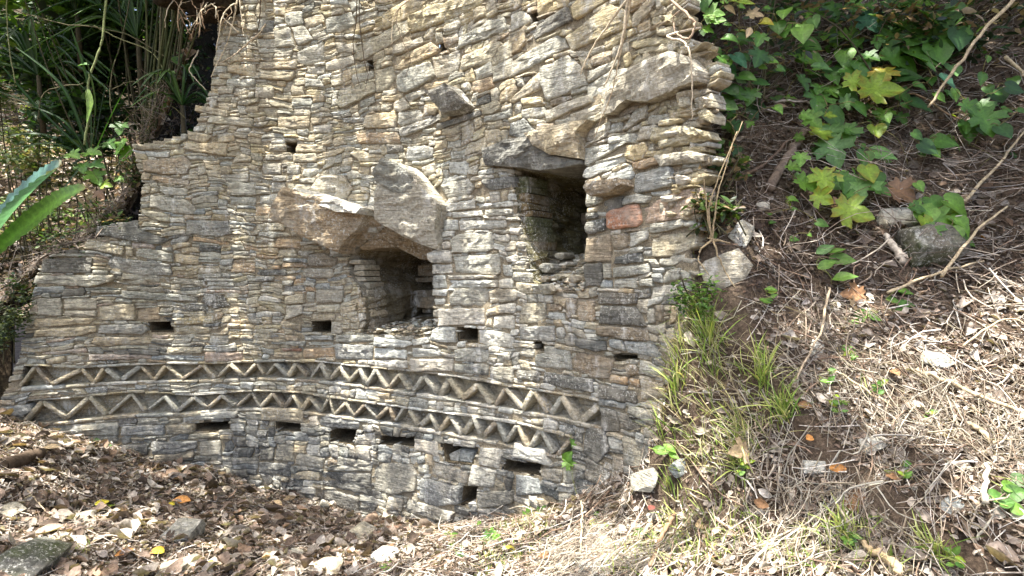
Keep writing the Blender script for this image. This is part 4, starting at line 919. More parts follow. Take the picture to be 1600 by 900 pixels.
# ------------------------------------------------------------------ leaves and plants
GREEN = {'g': (.058, .14, .020), 'l': (.115, .23, .032), 'y': (.27, .26, .03), 'w': (.12, .24, .07), 'd': (.024, .068, .014), 'b': (.22, .125, .065), 'v': (.20, .30, .03), 'o': (.40, .19, .06), 'z': (.50, .42, .05), 't': (.40, .30, .18), 'r': (.13, .045, .035), 'c': (.035, .11, .055)}  # w: pale green with leaf glint put into the colour
SHAPES = {'lobed': [(0, 0), (-.12, .16), (-.03, .27), (-.06, .44), (.10, .36), (.17, .28), (.22, .42), (.32, .60), (.42, .54), (.56, .58), (.52, .40), (.48, .25), (.62, .30), (.76, .22), (.88, .14), (1, 0)],
          'heart': [(0, 0), (-.11, .14), (-.10, .28), (.02, .42), (.2, .48), (.42, .44), (.64, .31), (.84, .14), (1, 0)],
          'ovate': [(0, 0), (.08, .10), (.22, .22), (.4, .27), (.6, .23), (.8, .12), (1, 0)],
          'oak': [(0, 0), (.05, .08), (.2, .2), (.42, .30), (.68, .26), (.88, .14), (1, 0)]}
LEAFMESH = {}
def leaf_mesh(shape, ck, var, mat):
    key = (shape, ck, var, mat.name)
    if key in LEAFMESH: return LEAFMESH[key]
    rs = random.Random(hash((shape, ck, var)) % 1000 if False else sum(map(ord, shape + ck)) * 7 + var)
    half = SHAPES[shape]; out = half + [(x, -y) for x, y in half[-2:0:-1]]
    cx = .34; fold = rs.uniform(.12, .5); curl = rs.uniform(-.1, .5); sd = rs.uniform(0, 40)
    def zz(x, y): return fold * abs(y) * .7 - curl * (x - .3) ** 2 + .05 * noise.noise((x * 5, y * 5, sd))
    V = [(cx, 0, zz(cx, 0))]; n = len(out)
    for k in (.5, 1.0):
        for x, y in out:
            q = (cx + (x - cx) * k, y * k); V.append((q[0], q[1], zz(*q)))
    F = []
    for i in range(n):
        j = (i + 1) % n; F.append((0, 1 + i, 1 + j)); F.append((1 + i, 1 + n + i, 1 + n + j)); F.append((1 + i, 1 + n + j, 1 + j))
    me = bpy.data.meshes.new('leaf'); me.from_pydata(V, [], F); me.polygons.foreach_set('use_smooth', np.ones(len(F), bool))
    a = me.color_attributes.new('tint', 'FLOAT_COLOR', 'POINT'); c = np.array(GREEN[ck])
    f = 1 + rs.uniform(-.2, .25)
    for i, v in enumerate(V):
        e = 1.0 if i == 0 else (1.08 if i <= n else .9); cc = c * f * e
        if abs(v[1]) < .03: cc = cc * 1.35
        if ck in 'yv' and i > n and rs.random() < .4: cc = cc * np.array([1.3, .75, .6])
        a.data[i].color = (*np.clip(cc, 0, .8), 1)
    me.materials.append(mat); LEAFMESH[key] = me; return me
def frame(d, n):
    x = Vector(d).normalized(); z = Vector(n); z = (z - x * z.dot(x)); z = z.normalized() if z.length > 1e-4 else x.orthogonal().normalized()
    y = z.cross(x); m = Matrix((x, y, z)).transposed(); return m
def put_leaf(parent, shape, ck, base, d, nrm, size, mat=None, name='leaf'):
    me = leaf_mesh(shape, ck, random.randint(0, 3), mat or M_LEAF)
    o = bpy.data.objects.new(name, me); COL.objects.link(o)
    M = Matrix.Translation(base) @ frame(d, nrm).to_4x4() @ Matrix.Diagonal((size, size, size, 1))
    if parent: adopt(o, parent)
    o.matrix_basis = M
    return o
def leaf_spot(px, py, lift, deflt):
    g = on_ground(px, py)
    if g.y > deflt + .8: return at_depth(px, py, deflt - lift)
    r = ray(px, py); t = g.y - lift / 1.2
    return at_depth(px, py, max(.5, t))
def plant(name, label, cat, rx, ry, leaves, lift=.12, group=None, root=None, rad=.0028, stemcol=(.16, .14, .06), hang=-60):
    """leaves: (px, py, size in px, shape, colour)"""
    base = root if root is not None else on_ground(rx, ry)
    e = thing(name, label, cat, base, group)
    nodes = [base.copy()]; stem = Join(); pts = []
    for (px, py, sz, sh, ck) in leaves:
        c = leaf_spot(px, py, lift * random.uniform(.6, 1.3), base.y + .15)
        size = sz / FPX * c.y * (.96 if name == 'leafy_vine' else 1)
        an = math.radians(hang + random.uniform(-55, 55))
        d = Vector((math.cos(an), random.uniform(-.6, -.1), math.sin(an) * .8)).normalized()
        nrm = Vector((random.uniform(-.45, .35), -.75 + random.uniform(-.3, .2), .62 + random.uniform(-.25, .3)))
        b = c - d * size * .45
        pts.append((b, d, nrm, size, sh, ck))
    if name == 'leafy_vine':
        for (b, d, nrm, size, sh, ck) in list(pts):
            for q_ in range(random.choice((1, 2, 2, 3))):
                o_ = Vector((random.uniform(-.14, .14), random.uniform(-.02, .10), random.uniform(-.16, .12))); pts.append((b + o_, (d + Vector((random.uniform(-.5, .5), 0, random.uniform(-.3, .3)))).normalized(), nrm + Vector((random.uniform(-.3, .3), 0, random.uniform(-.3, .3))), size * random.uniform(.4, .8), sh, random.choice([ck, 'g', 'l', 'g'])))
    pts.sort(key=lambda p: (p[0] - base).length)
    for (b, d, nrm, size, sh, ck) in pts:
        put_leaf(e, sh, ck, b, d, nrm, size)
        q = min(nodes, key=lambda v: (v - b).length)
        mid = (q + b) / 2 + Vector((random.gauss(0, .02), random.gauss(0, .02), .12 * (q - b).length))
        V, F = tube(smooth_path([q, mid, b], 4), [rad * (1 if i < 4 else .8) for i in range(9)], 4); stem.add(V, F, stemcol)
        nodes += [mid, b.copy()]
    stem.build('stem', M_ROOT, e)
    return e
plant('leafy_vine', 'tangle of big lobed green leaves climbing the dark bank at the upper right', 'vine', 1420, 262,
      [(1462,66,80,'lobed','g'),(1440,92,62,'heart','g'),(1392,62,46,'lobed','g'),(1330,64,42,'lobed','l'),(1360,36,44,'lobed','c'),(1450,26,46,'lobed','g'),(1492,20,30,'heart','w'),(1376,140,62,'lobed','v'),(1380,118,40,'lobed','y'),
       (1326,148,42,'heart','g'),(1304,186,44,'heart','g'),(1290,208,46,'lobed','v'),(1370,206,30,'heart','v'),(1440,166,38,'heart','d'),(1278,158,46,'lobed','g'),(1268,92,42,'heart','l'),(1283,104,36,'ovate','w'),(1246,90,36,'heart','l'),
       (1336,112,42,'lobed','g'),(1308,112,38,'heart','d'),(1350,106,40,'heart','g'),(1415,44,40,'lobed','g'),(1478,128,34,'heart','c'),(1420,120,40,'heart','d'),(1400,95,46,'lobed','g'),(1320,90,34,'heart','l'),(1500,60,40,'heart','d'),(1345,170,30,'heart','g'),(1260,20,34,'lobed','l'),(1300,15,40,'lobed','g'),(1340,12,36,'lobed','l'),(1400,10,44,'lobed','g'),(1440,8,36,'lobed','l'),(1255,130,32,'lobed','g'),(1270,190,34,'lobed','l'),(1300,60,34,'lobed','l'),(1410,150,36,'lobed','g'),(1380,180,30,'lobed','l'),(1330,205,30,'lobed','g')], .34)
plant('leafy_vine', 'green vine with small round leaves and a slanting stem at the right edge', 'vine', 1530, 262,
      [(1490,110,30,'heart','w'),(1492,146,30,'ovate','l'),(1512,158,26,'ovate','v'),(1512,206,38,'heart','g'),(1542,190,50,'lobed','g'),(1476,222,38,'heart','g'),(1450,232,32,'heart','d'),(1560,150,34,'heart','d'),(1585,140,30,'heart','d'),(1535,120,30,'ovate','g'),(1570,205,30,'heart','d')], .22)
plant('leafy_vine', 'hanging shoot of sunlit maple shaped leaves above a yellow one on the bank', 'vine', 1345, 372,
      [(1302,238,52,'lobed','w'),(1262,290,42,'lobed','l'),(1287,284,48,'lobed','v'),(1336,298,62,'lobed','w'),(1334,332,58,'lobed','v'),(1318,322,34,'lobed','b'),(1350,248,30,'heart','g'),(1380,242,40,'heart','w'),(1358,272,36,'heart','v'),(1376,272,20,'ovate','y'),(1411,302,48,'lobed','b'),(1313,274,18,'lobed','l'),(1240,312,16,'heart','l'),(1285,350,20,'heart','g')], .22)
plant('leafy_vine', 'dense clump of bright green leaves drooping over the mossy boulder', 'vine', 1460, 330,
      [(1496,326,50,'heart','l'),(1440,336,46,'lobed','l'),(1472,346,44,'lobed','l'),(1502,352,40,'heart','l'),(1455,366,40,'lobed','g'),(1490,370,34,'heart','l'),(1460,320,34,'heart','g'),(1480,330,36,'heart','v'),(1448,352,34,'heart','v')], .2)
plant('leafy_vine', 'dark green creeper with heart shaped leaves beside the broken wall end', 'vine', 1160, 230,
      [(1130,95,28,'heart','g'),(1156,95,32,'heart','c'),(1168,122,30,'heart','g'),(1145,143,26,'heart','d'),(1156,148,34,'heart','g'),(1136,165,36,'heart','g'),(1140,200,28,'lobed','g'),(1152,198,26,'heart','d'),(1128,140,24,'heart','d'),(1140,118,24,'heart','d'),(1175,180,30,'heart','d'),(1165,60,30,'heart','d'),(1185,90,34,'lobed','d'),(1172,150,30,'lobed','g'),(1150,235,22,'heart','d'),(1190,130,26,'heart','d'),(1142,60,26,'heart','g')], .1, root=at_depth(1150, 215, 3.05))
plant('leafy_vine', 'light green vine trailing over the top of the wall end', 'vine', 1110, 25,
      [(1058,8,20,'heart','l'),(1080,10,28,'heart','g'),(1100,4,28,'heart','g'),(1116,22,32,'lobed','l'),(1166,6,26,'heart','v'),(1198,35,22,'heart','y'),(1206,95,24,'heart','l'),(1254,52,36,'heart','l'),(1140,14,24,'ovate','t'),(1180,22,26,'lobed','t'),(1225,20,26,'heart','l'),(1170,50,22,'ovate','t')], .12, root=at_depth(1110, 25, 3.1))
plant('ivy', 'light green lobed ivy dangling at the broken left wall top', 'ivy', 180, 262,
      [(198,243,32,'lobed','l'),(190,231,30,'lobed','l'),(146,240,28,'lobed','l'),(116,243,22,'lobed','l'),(152,258,24,'lobed','w'),(150,278,28,'lobed','l'),(192,279,22,'lobed','l'),(208,281,16,'lobed','g'),(156,303,20,'lobed','b'),(172,226,20,'lobed','g'),(130,262,22,'lobed','g'),(165,288,18,'lobed','v')], .0, root=at_depth(190, 285, 5.1))
plant('ivy', 'small ivy sprig beside the dark canes above the left wall', 'ivy', 285, 190,
      [(261,120,24,'lobed','l'),(264,155,18,'heart','w'),(259,172,22,'lobed','l'),(290,100,28,'lobed','d'),(188,200,24,'lobed','g'),(275,138,20,'ovate','t'),(300,110,20,'heart','d'),(280,95,20,'heart','g')], .0, root=at_depth(290, 185, 5.15))
def upright(label, rx, ry, leaves, lift=.03, name='seedling', cat='seedling', group=None): return plant(name, label, cat, rx, ry, leaves, lift, group, rad=.002, stemcol=(.2, .22, .07), hang=10)
upright('pale green sapling with four oval leaves on the dark upper bank', 1300, 448, [(1288,390,30,'ovate','w'),(1291,413,32,'ovate','l'),(1314,405,40,'ovate','l'),(1318,432,36,'ovate','l'),(1306,392,26,'ovate','l')], .12, 'sapling', 'sapling')
upright('little green seedling beside a whitish curled leaf on the bank', 1404, 492, [(1396,470,26,'ovate','l'),(1411,455,28,'ovate','l'),(1413,475,30,'ovate','g'),(1402,486,18,'ovate','g')])
upright('low green rosette in front of the big brown dry leaves', 1352, 502, [(1342,490,22,'ovate','g'),(1356,488,24,'ovate','w'),(1366,496,20,'ovate','l'),(1345,500,20,'ovate','l'),(1336,504,18,'ovate','l')])
upright('leafy weed with rounded leaves at the right edge of the bank', 1585, 800, [(1560,776,24,'heart','g'),(1573,786,22,'heart','g'),(1588,770,30,'heart','g'),(1597,750,24,'heart','g'),(1592,795,24,'heart','l'),(1578,760,20,'heart','l')], .05, 'weed', 'weed')
upright('tall thin weed with small leaves growing against the wall foot', 904, 782, [(892,722,26,'lobed','l'),(906,712,20,'lobed','l'),(898,690,16,'heart','l'),(900,672,16,'heart','l'),(896,735,20,'lobed','l'),(902,765,18,'heart','l'),(888,712,18,'heart','l'),(908,745,14,'heart','g')], .02, 'weed', 'weed')
upright('small bright green weed on the straw below the lowest wall hole', 712, 852, [(700,838,24,'ovate','l'),(712,840,26,'ovate','l'),(720,868,24,'ovate','g'),(706,856,20,'ovate','l'),(724,855,18,'ovate','g')], .05, 'weed', 'weed')
upright('yellow green weed at the bank foot right of the small bright weed', 756, 845, [(752,830,26,'lobed','l'),(764,842,22,'lobed','g'),(778,848,22,'lobed','l'),(798,858,22,'ovate','z'),(770,835,18,'lobed','l')], .05, 'weed', 'weed')
upright('little sprout in front of the light grey rounded slab', 606, 895, [(600,886,18,'ovate','l'),(610,882,18,'ovate','l'),(604,893,16,'ovate','g'),(614,890,16,'ovate','l')], .02)
upright('twin green leaves on a low weed beside the bank crest', 842, 815, [(830,808,26,'lobed','l'),(850,805,26,'lobed','l'),(846,797,20,'lobed','l'),(824,800,18,'ovate','l')], .05, 'weed', 'weed')
upright('sprig with pale leaves leaning on the wall foot at the left', 160, 705, [(143,692,14,'ovate','w'),(150,688,14,'ovate','w'),(172,698,12,'ovate','w'),(141,698,10,'ovate','w')], .02)
upright('green shoot growing beside the rusty wall stone', 1085, 320, [(1082,310,18,'ovate','l'),(1098,330,18,'ovate','l'),(1115,318,18,'lobed','l'),(1135,330,16,'lobed','g'),(1120,335,16,'ovate','l')], .02)
upright('yellowish broad leaf shoot on the grassy bank edge by the wall', 1035, 722, [(1032,704,30,'ovate','l'),(1052,712,20,'ovate','l'),(1046,700,24,'ovate','l')], .1)
for i, (px, py, lab) in enumerate([(1328,558,'green sprout in straw below the brown dry leaves'), (1292,598,'tall yellow green sprout on the middle of the bank'), (1310,640,'bright sprout above the white lumpy stone'), (1372,612,'tiny leafed sprout right of the tall yellow green sprout'),
                                 (1455,655,'single curved yellow leaf sprout on the right bank'), (1200,470,'dark green tuft of small leaves below the fallen slabs'), (1330,850,'bent green sprout beside the big curled leaf'), (1490,880,'broad bladed sprout at the bottom edge of the bank'),
                                 (938,820,'small hanging sprout above the embedded purple stone'), (1002,850,'narrow green sprout by the brown stick'), (1165,735,'spray of narrow leaves on the bank right of the wall foot'), (1415,740,'yellow broad leaf sprout among straw')]):
    upright(lab, px, py + 8, [(px + random.uniform(-10, 10), py + random.uniform(-22, 6), random.uniform(10, 20), 'ovate', random.choice('lllvg')) for _ in range(random.randint(4, 8))], .06, group='sprouts on the bank')

# ------------------------------------------------------------------ grass
def blades(name, x, y, length, width, cols, mat, rng, lean, parent=None, kind='stuff'):
    m = len(x); seg = 5; u = np.linspace(0, 1, seg)
    T = np.zeros((m, seg * 2, 3)); bend = np.abs(rng.normal(.45, .35, m))[:, None]
    out = np.sin(np.minimum(u[None] * bend * 2.2, 2.2)) ; T[:, 0::2, 0] = u[None] ** 1.6 * bend * 1.0; T[:, 1::2, 0] = T[:, 0::2, 0]
    z = u[None] * (1 - .42 * bend * u[None]); T[:, 0::2, 2] = z; T[:, 1::2, 2] = z
    w = np.array([.7, 1, .9, .6, .06]); T[:, 0::2, 1] = w; T[:, 1::2, 1] = -w
    P = T * np.stack([length, width, length], -1)[:, None, :]
    f = [(i * 2, i * 2 + 1, i * 2 + 3, i * 2 + 2) for i in range(seg - 1)]
    yaw = rng.rand(m) * 6.283
    n = np.repeat(np.array([[0, 0, 1.0]]), m, 0) + lean
    fr = rot_to(n, yaw, rng.normal(0, .18, (m, 3)))
    return scatter(name, P, np.array(f), np.stack([x, y, ground_np(x, y) - .005], -1), fr, np.ones(m), cols, mat, kind, parent)
GRC = 1.15 * np.array([(.17, .25, .05), (.25, .32, .08), (.33, .37, .12), (.12, .20, .04), (.44, .42, .20), (.52, .46, .28)])
GRASS = [(1030,690),(1050,600),(1062,500),(1080,430),(1110,470),(1150,500),(1210,560),(1240,660),(1180,720),(1110,750),(1050,745)]
x, y = visible_area(120000); px, py = to_px(x, y); ok = in_poly(px, py, GRASS) & (fbm(x, y, 7, 51) > -.25); x, y = x[ok][:3000], y[ok][:3000]; m = len(x)
blades('grass', x, y, rng.uniform(.03, .16, m), rng.uniform(.0010, .0024, m), pick(GRC, m, rng), M_BLADE, rng, np.array([[-.55, -.35, 0]]))['label'] = 'green and straw coloured grass on the bank edge beside the wall'
x, y = visible_area(90000); px, py = to_px(x, y); ok = in_poly(px, py, [(960,830),(1060,740),(1180,640),(1330,600),(1480,700),(1500,905),(900,905)]) & (fbm(x, y, 4.2, 57) > .22); x, y = x[ok][:1900], y[ok][:1900]; m = len(x)
blades('thin_grass', x, y, rng.uniform(.03, .13, m), rng.uniform(.0012, .003, m), pick(GRC, m, rng), M_BLADE, rng, np.array([[-.2, -.2, 0]]))
x, y = visible_area(90000); px, py = to_px(x, y); ok = (in_poly(px, py, [(95,905),(120,820),(190,800),(180,905)]) | in_poly(px, py, [(740,905),(760,830),(860,790),(900,800),(860,850),(830,905)])) & (fbm(x, y, 6, 58) > -.1); x, y = x[ok][:1300], y[ok][:1300]; m = len(x)
blades('short_grass', x, y, rng.uniform(.02, .08, m), rng.uniform(.0012, .0028, m), pick(GRC, m, rng), M_BLADE, rng, np.array([[-.1, -.1, 0]]))
x, y = visible_area(160000); px, py = to_px(x, y); ok = in_poly(px, py, [(1062,425),(1130,440),(1215,560),(1200,700),(1060,760),(1025,690)]); x, y = x[ok][:2600], y[ok][:2600]; m = len(x)
blades('dry_grass', x, y, rng.uniform(.05, .2, m), rng.uniform(.0009, .0022, m), pick(np.array([(.46, .40, .27), (.36, .30, .19), (.30, .32, .13), (.22, .17, .11), (.52, .47, .35)]), m, rng), M_BLADE, rng, np.array([[-.8, -.5, -.15]]))['label'] = 'dry brown and straw coloured grass hanging down the bank edge beside the wall'
for px, py, n, ln, lab in [(1226,655,70,.20,'bright green grass tuft standing alone on the bank'), (1150,690,60,.16,'pale grass tuft at the lower end of the grassy edge'), (1190,600,70,.22,'long bladed grass tuft above the lone bright tuft'), (1075,465,60,.2,'grass tuft hanging at the wall end below the fallen slabs'),
                           (1160,730,50,.14,'low tuft of narrow green blades near dry curled leaves'), (1320,835,40,.14,'sparse yellow green tuft near the big brown leaf'), (1060,640,70,.22,'drooping grass tuft against the wall edge'), (1110,545,80,.25,'tall arching grass tuft with seed stems by the wall'),
                           (1462,870,45,.15,'broad bladed grass tuft at the bottom right')]:
    g = on_ground(px, py); a = rng.rand(n) * 6.28; r = np.abs(rng.normal(0, .035, n))
    o = blades('grass_tuft', g.x + np.cos(a) * r, g.y + np.sin(a) * r, rng.uniform(.5, 1.0, n) * ln, rng.uniform(.0018, .0042, n), pick(GRC[:5], n, rng), M_BLADE, rng, np.array([[-.35, -.3, 0]]), None, None)
    tag(o, lab, 'grass tuft', 'grass tufts on the bank')

# ------------------------------------------------------------------ sticks, roots and hanging stems
def stick(name, label, cat, pts, rpx, col, lift=.02, ends=(1, .6), group=None, wob=.004, depth=None, mat=None, n=7):
    P = []
    for p in pts:
        if depth is not None: P.append(at_depth(p[0], p[1], depth if not isinstance(depth, (list, tuple)) else depth[len(P)]))
        else:
            g = on_ground(p[0], p[1]); lf = lift if not isinstance(lift, (list, tuple)) else lift[len(P)]
            P.append(g + gnormal(g.x, g.y) * lf)
    r = rpx / FPX * P[0].y; path = smooth_path(P, 6, wob)
    V, F = tube(path, [r * (ends[0] + (ends[1] - ends[0]) * i / (len(path) - 1)) for i in range(len(path))], n, .12)
    o = quads_obj(name, V, F, mat or M_WOOD, col)
    return tag(o, label, cat, group)
TAN, BRN, GRY, DRK = (.42, .34, .22), (.24, .16, .10), (.34, .30, .25), (.09, .065, .045)
stick('dry_branch', 'long pale dry branch slanting across the dark upper right bank', 'branch', [(1590,-6),(1540,45),(1487,115),(1450,168)], 3.0, TAN, depth=(3.3, 3.3, 3.3, 3.35))
stick('weathered_log', 'thick weathered grey brown log lying up the bank above the white stone', 'log', [(1252,212),(1232,245),(1202,298)], 6.5, (.17, .13, .10), .03, (.8, 1.1), wob=.008, n=11)
stick('brown_stick', 'brown stick standing out of straw at the bottom right of centre', 'stick', [(1066,812),(1046,850),(1020,902)], 4.5, BRN, .05)
stick('grey_stick', 'short grey stick left of the brown stick', 'stick', [(1024,818),(1012,842),(1003,860)], 3.5, TAN, .05)
stick('grey_stick', 'long grey stick crossing the sunny bank toward the right edge', 'stick', [(1425,586),(1510,622),(1600,660)], 4.0, TAN, .04)
stick('pale_stalk', 'long pale stalk leaning down the bank beside the crusted stone', 'stick', [(1290,462),(1276,520),(1242,602)], 2.2, (.36, .29, .20), .05)
stick('broken_wood', 'bleached broken piece of wood below the mossy boulder', 'wood', [(1378,376),(1394,398),(1410,416)], 6, (.48, .42, .34), .04, (.6, 1.2), n=8)
stick('pale_stalk', 'upright bleached stalk near the right edge', 'stick', [(1538,745),(1537,775),(1539,808)], 4.5, (.50, .45, .34), .07, (.7, 1.0))
stick('pale_stalk', 'thick split husk at the bottom edge of the bank', 'husk', [(1347,858),(1375,880),(1410,906)], 8, (.42, .32, .19), .03, (.5, 1.1), n=8)
stick('grey_stick', 'pale straight piece of wood above the upright stalk', 'stick', [(1508,672),(1528,688),(1550,706)], 5, TAN, .04)
stick('rotten_log', 'dark rotten log end half buried at the left edge', 'log', [(-6,738),(30,726),(58,714)], 11, DRK, .03, (1.1, .9), n=10, wob=.008)
stick('thin_twig', 'thin pale twig lying in leaves at the lower left', 'twig', [(37,775),(52,792),(66,810)], 1.2, TAN, .04)
stick('dead_root', 'twisted brown root growing up against the wall foot', 'root', [(604,776),(597,797),(584,812),(574,824)], 6, (.30, .22, .16), .03, (.5, 1.2), wob=.01, n=9)
stick('dead_root', 'flat brown root running along the wall foot toward the bank', 'root', [(590,840),(620,828),(650,826),(690,842)], 7, (.2, .13, .09), .01, (1, .7), wob=.008, n=8)
stick('grey_stick', 'forked grey stick below the long pale stalk', 'stick', [(1300,590),(1350,620),(1388,645)], 1.8, TAN, .04)
stick('thin_twig', 'thin straight twig beside the purple stone at the bottom', 'twig', [(925,820),(918,850),(912,890)], 1.6, TAN, (.14, .08, .02))
stick('thin_twig', 'two pale thin twigs leaning right on the lower bank', 'twig', [(1530,830),(1553,815)], 2.2, (.5, .46, .36), .06) if False else None
stick('thin_twig', 'stiff pale twig sticking out of the bank at the lower right', 'twig', [(1526,850),(1556,826)], 2.2, (.5, .46, .36), (.02, .12))
stick('fallen_branch', 'long dark branch lying up the slope beside the weathered log', 'branch', [(1105,330),(1150,290),(1195,262),(1230,225)], 3.0, (.13, .09, .065), .04)
for i, (pts, lab) in enumerate([([(1350,180),(1420,165),(1500,205),(1600,190)], 'bowed brown branch under the big leaves'), ([(1200,185),(1245,182),(1280,200)], 'pale thin branch above the weathered log'), ([(1560,110),(1590,135),(1610,150)], 'reddish curved twig at the right edge'),
                               ([(1495,330),(1560,260),(1612,200)], 'straight brown stem rising to the right edge'), ([(1380,470),(1450,440),(1530,420)], 'knotty brown branch at the shadow edge of the bank'), ([(1455,460),(1500,395),(1560,350)], 'thin grey branch behind the mossy boulder'), ([(1490,560),(1560,520),(1605,535)], 'curved tan branch on the right side of the bank')]):
    stick('fallen_branch', lab, 'branch', pts, random.uniform(1.6, 3.0), random.choice([TAN, BRN, GRY]), random.uniform(.05, .14), group='fallen branches on the bank')
# bare stems beside the wall end
e = thing('bare_shrub', 'bare thin brown stems rising beside the rusty wall stone', 'shrub', on_ground(1112, 372))
for pts in ([(1112,374),(1108,330),(1118,290),(1160,190)], [(1113,374),(1118,330),(1128,280),(1152,205)], [(1110,374),(1104,320),(1100,280)], [(1114,374),(1122,400),(1136,430),(1150,450)], [(1112,374),(1090,400),(1108,430)], [(1113,374),(1140,380),(1105,372)]):
    P = [at_depth(x, y, 2.78 - .02 * i) for i, (x, y) in enumerate(pts)]; path = smooth_path(P, 5, .002)
    V, F = tube(path, [.006 * (1 - .7 * i / len(path)) for i in range(len(path))], 5); quads_obj('stem', V, F, M_WOOD, (.32, .25, .15), e)
# stems hanging down over the wall face
def hanging(label, pts, rpx, col, off=.06):
    P = []
    for (x, y) in pts:
        s, z = wall_sz(x, y); P.append(wall_pt(s, z, -off))
    s, z = wall_sz(pts[0][0], pts[0][1] - 30); P.insert(0, wall_pt(s, z, .05))
    r = rpx / FPX * 4; path = smooth_path(P, 6, .002)
    V, F = tube(path, [r * (1.1 - .7 * i / (len(path) - 1)) for i in range(len(path))], 5)
    tag(quads_obj('hanging_stem', V, F, M_ROOT, col), label, 'hanging stem', 'stems hanging over the wall')
PALE, DK = (.50, .42, .30), (.10, .075, .05)
hanging('dark thin hanging stem, left one of the twin stems on the upper wall', [(564,-4),(560,37),(555,75),(562,120),(570,142)], 1.2, DK)
hanging('dark thin hanging stem, right one of the twin stems on the upper wall', [(565,10),(572,87),(580,120),(576,142)], 1.2, DK)
hanging('pale curved stem hooking down the upper wall', [(664,-4),(632,20),(622,42),(620,75)], 1.5, PALE)
hanging('thin dark stem trailing right below the pale curved stem', [(628,32),(637,67),(650,97),(640,125)], .9, DK)
hanging('straight pale stem hanging left of the thick pale one', [(992,-6),(955,47),(930,87),(917,120)], 1.9, PALE)
hanging('thick pale stem hanging over the projecting slab', [(1018,-4),(1005,22),(1000,70),(985,117),(972,145)], 2.2, PALE, .16)
hanging('long thin tan stem reaching down to the lintel level', [(1026,-4),(1012,50),(1002,105),(992,155),(965,225)], 1.2, (.36, .28, .18), .19)
hanging('looped brown vine stem at the broken wall end', [(1060,-4),(1100,30),(1114,48),(1106,70),(1085,62),(1080,40),(1090,28)], 1.6, (.36, .27, .19), .14)
hanging('pale root dropping straight down past the projecting slab', [(1085,70),(1110,80),(1120,100),(1122,140),(1121,195)], 1.5, PALE, .2)
hanging('dark knotted stem at the top left of the wall', [(412,-4),(411,30),(408,52),(400,70)], 1.6, DK)
hanging('pale crooked root at the left top corner of the wall', [(376,-4),(370,30),(360,72),(345,105),(337,125)], 2.0, PALE)
hanging('pale bare twig lying across the left wall edge', [(412,55),(390,75),(370,92),(343,105)], 1.8, (.42, .34, .24))
hanging('pale curled rootlet under the left wall edge', [(305,105),(302,115),(315,130),(330,145)], 1.2, PALE)
hanging('short forked pale root left of the crooked one', [(378,0),(382,30),(385,57)], 1.2, PALE)

# single fallen leaves that stand out
def fallen_leaf(px, py, size, shape, ck, lab, lift=.03, name='fallen_leaf', yaw=None):
    g = on_ground(px, py); n = gnormal(g.x, g.y); a = random.uniform(0, 6.28) if yaw is None else yaw
    o = put_leaf(None, shape, ck, g + n * lift, Vector((math.cos(a), math.sin(a), 0)), n + Vector((random.uniform(-.3, .3), -.45, random.uniform(-.1, .2))), size * .72 / FPX * g.y, M_DRY, name)
    tag(o, lab, 'leaf', 'fallen leaves that stand out')
for a in [(145,797,32,'oak','z','yellow fallen leaf near the left edge of the litter'),(170,799,24,'oak','v','yellow green fallen leaf beside the yellow one'),(268,788,40,'oak','o','orange fallen leaf behind the triangular stone'),(259,797,24,'oak','z','small yellow leaf under the orange one behind the stone'),
          (208,866,36,'oak','o','orange brown leaf left of the bright yellow one'),(238,866,32,'oak','z','bright yellow leaf between two orange leaves'),(257,861,30,'oak','o','orange leaf touching the triangular stone'),(324,886,28,'oak','o','bright orange leaf at the bottom edge of the litter'),(64,706,30,'oak','t','tan yellow leaf by the rotten log'),
          (8,738,26,'oak','b','reddish brown leaf at the left edge'),(340,747,20,'oak','t','pale leaf standing up at the wall foot'),(1325,742,36,'oak','o','curled orange leaf on the straw bank'),(1342,800,62,'lobed','b','large crumpled brown leaf in the straw'),(1092,830,44,'oak','t','broad tan leaf beside the brown stick'),
          (1026,800,26,'oak','r','dark red leaf in the straw above the sticks'),(1181,788,36,'oak','b','orange brown leaf standing in straw'),(1345,470,46,'lobed','b','large dry brown leaf at the shadow edge of the bank'),(1330,486,44,'lobed','t','dry tan leaf beside the large brown one'),(1382,752,30,'oak','b','red brown leaf under the white lumpy stone'),
          (1245,642,30,'oak','b','reddish leaf left of the tall sprout'),(1385,585,34,'oak','b','brown red leaf next to the long grey stick'),(1270,690,28,'oak','o','orange leaf right of the lone grass tuft'),(1172,712,50,'lobed','t','grey tan curled leaf below the grassy edge'),(1535,380,34,'oak','o','red orange leaf on dark soil at the right'),
          (620,665+190,22,'oak','b','brown leaf beside the pale stone under the wall'),(455,845,26,'oak','b','brown curled leaf in the middle of the leaf pile'),(420,790,34,'oak','t','tan leaf against the wall foot'),(460,782,26,'oak','t','tan leaf right of another at the wall foot'),(1110,885,34,'oak','b','brown leaf at the bottom edge below the tan leaf'),
          (895,893,30,'oak','r','dark red leaf at the bottom edge beside the slab'),(865,880,34,'oak','b','rust coloured leaf at the foot of the straw bank')]:
    fallen_leaf(*a)
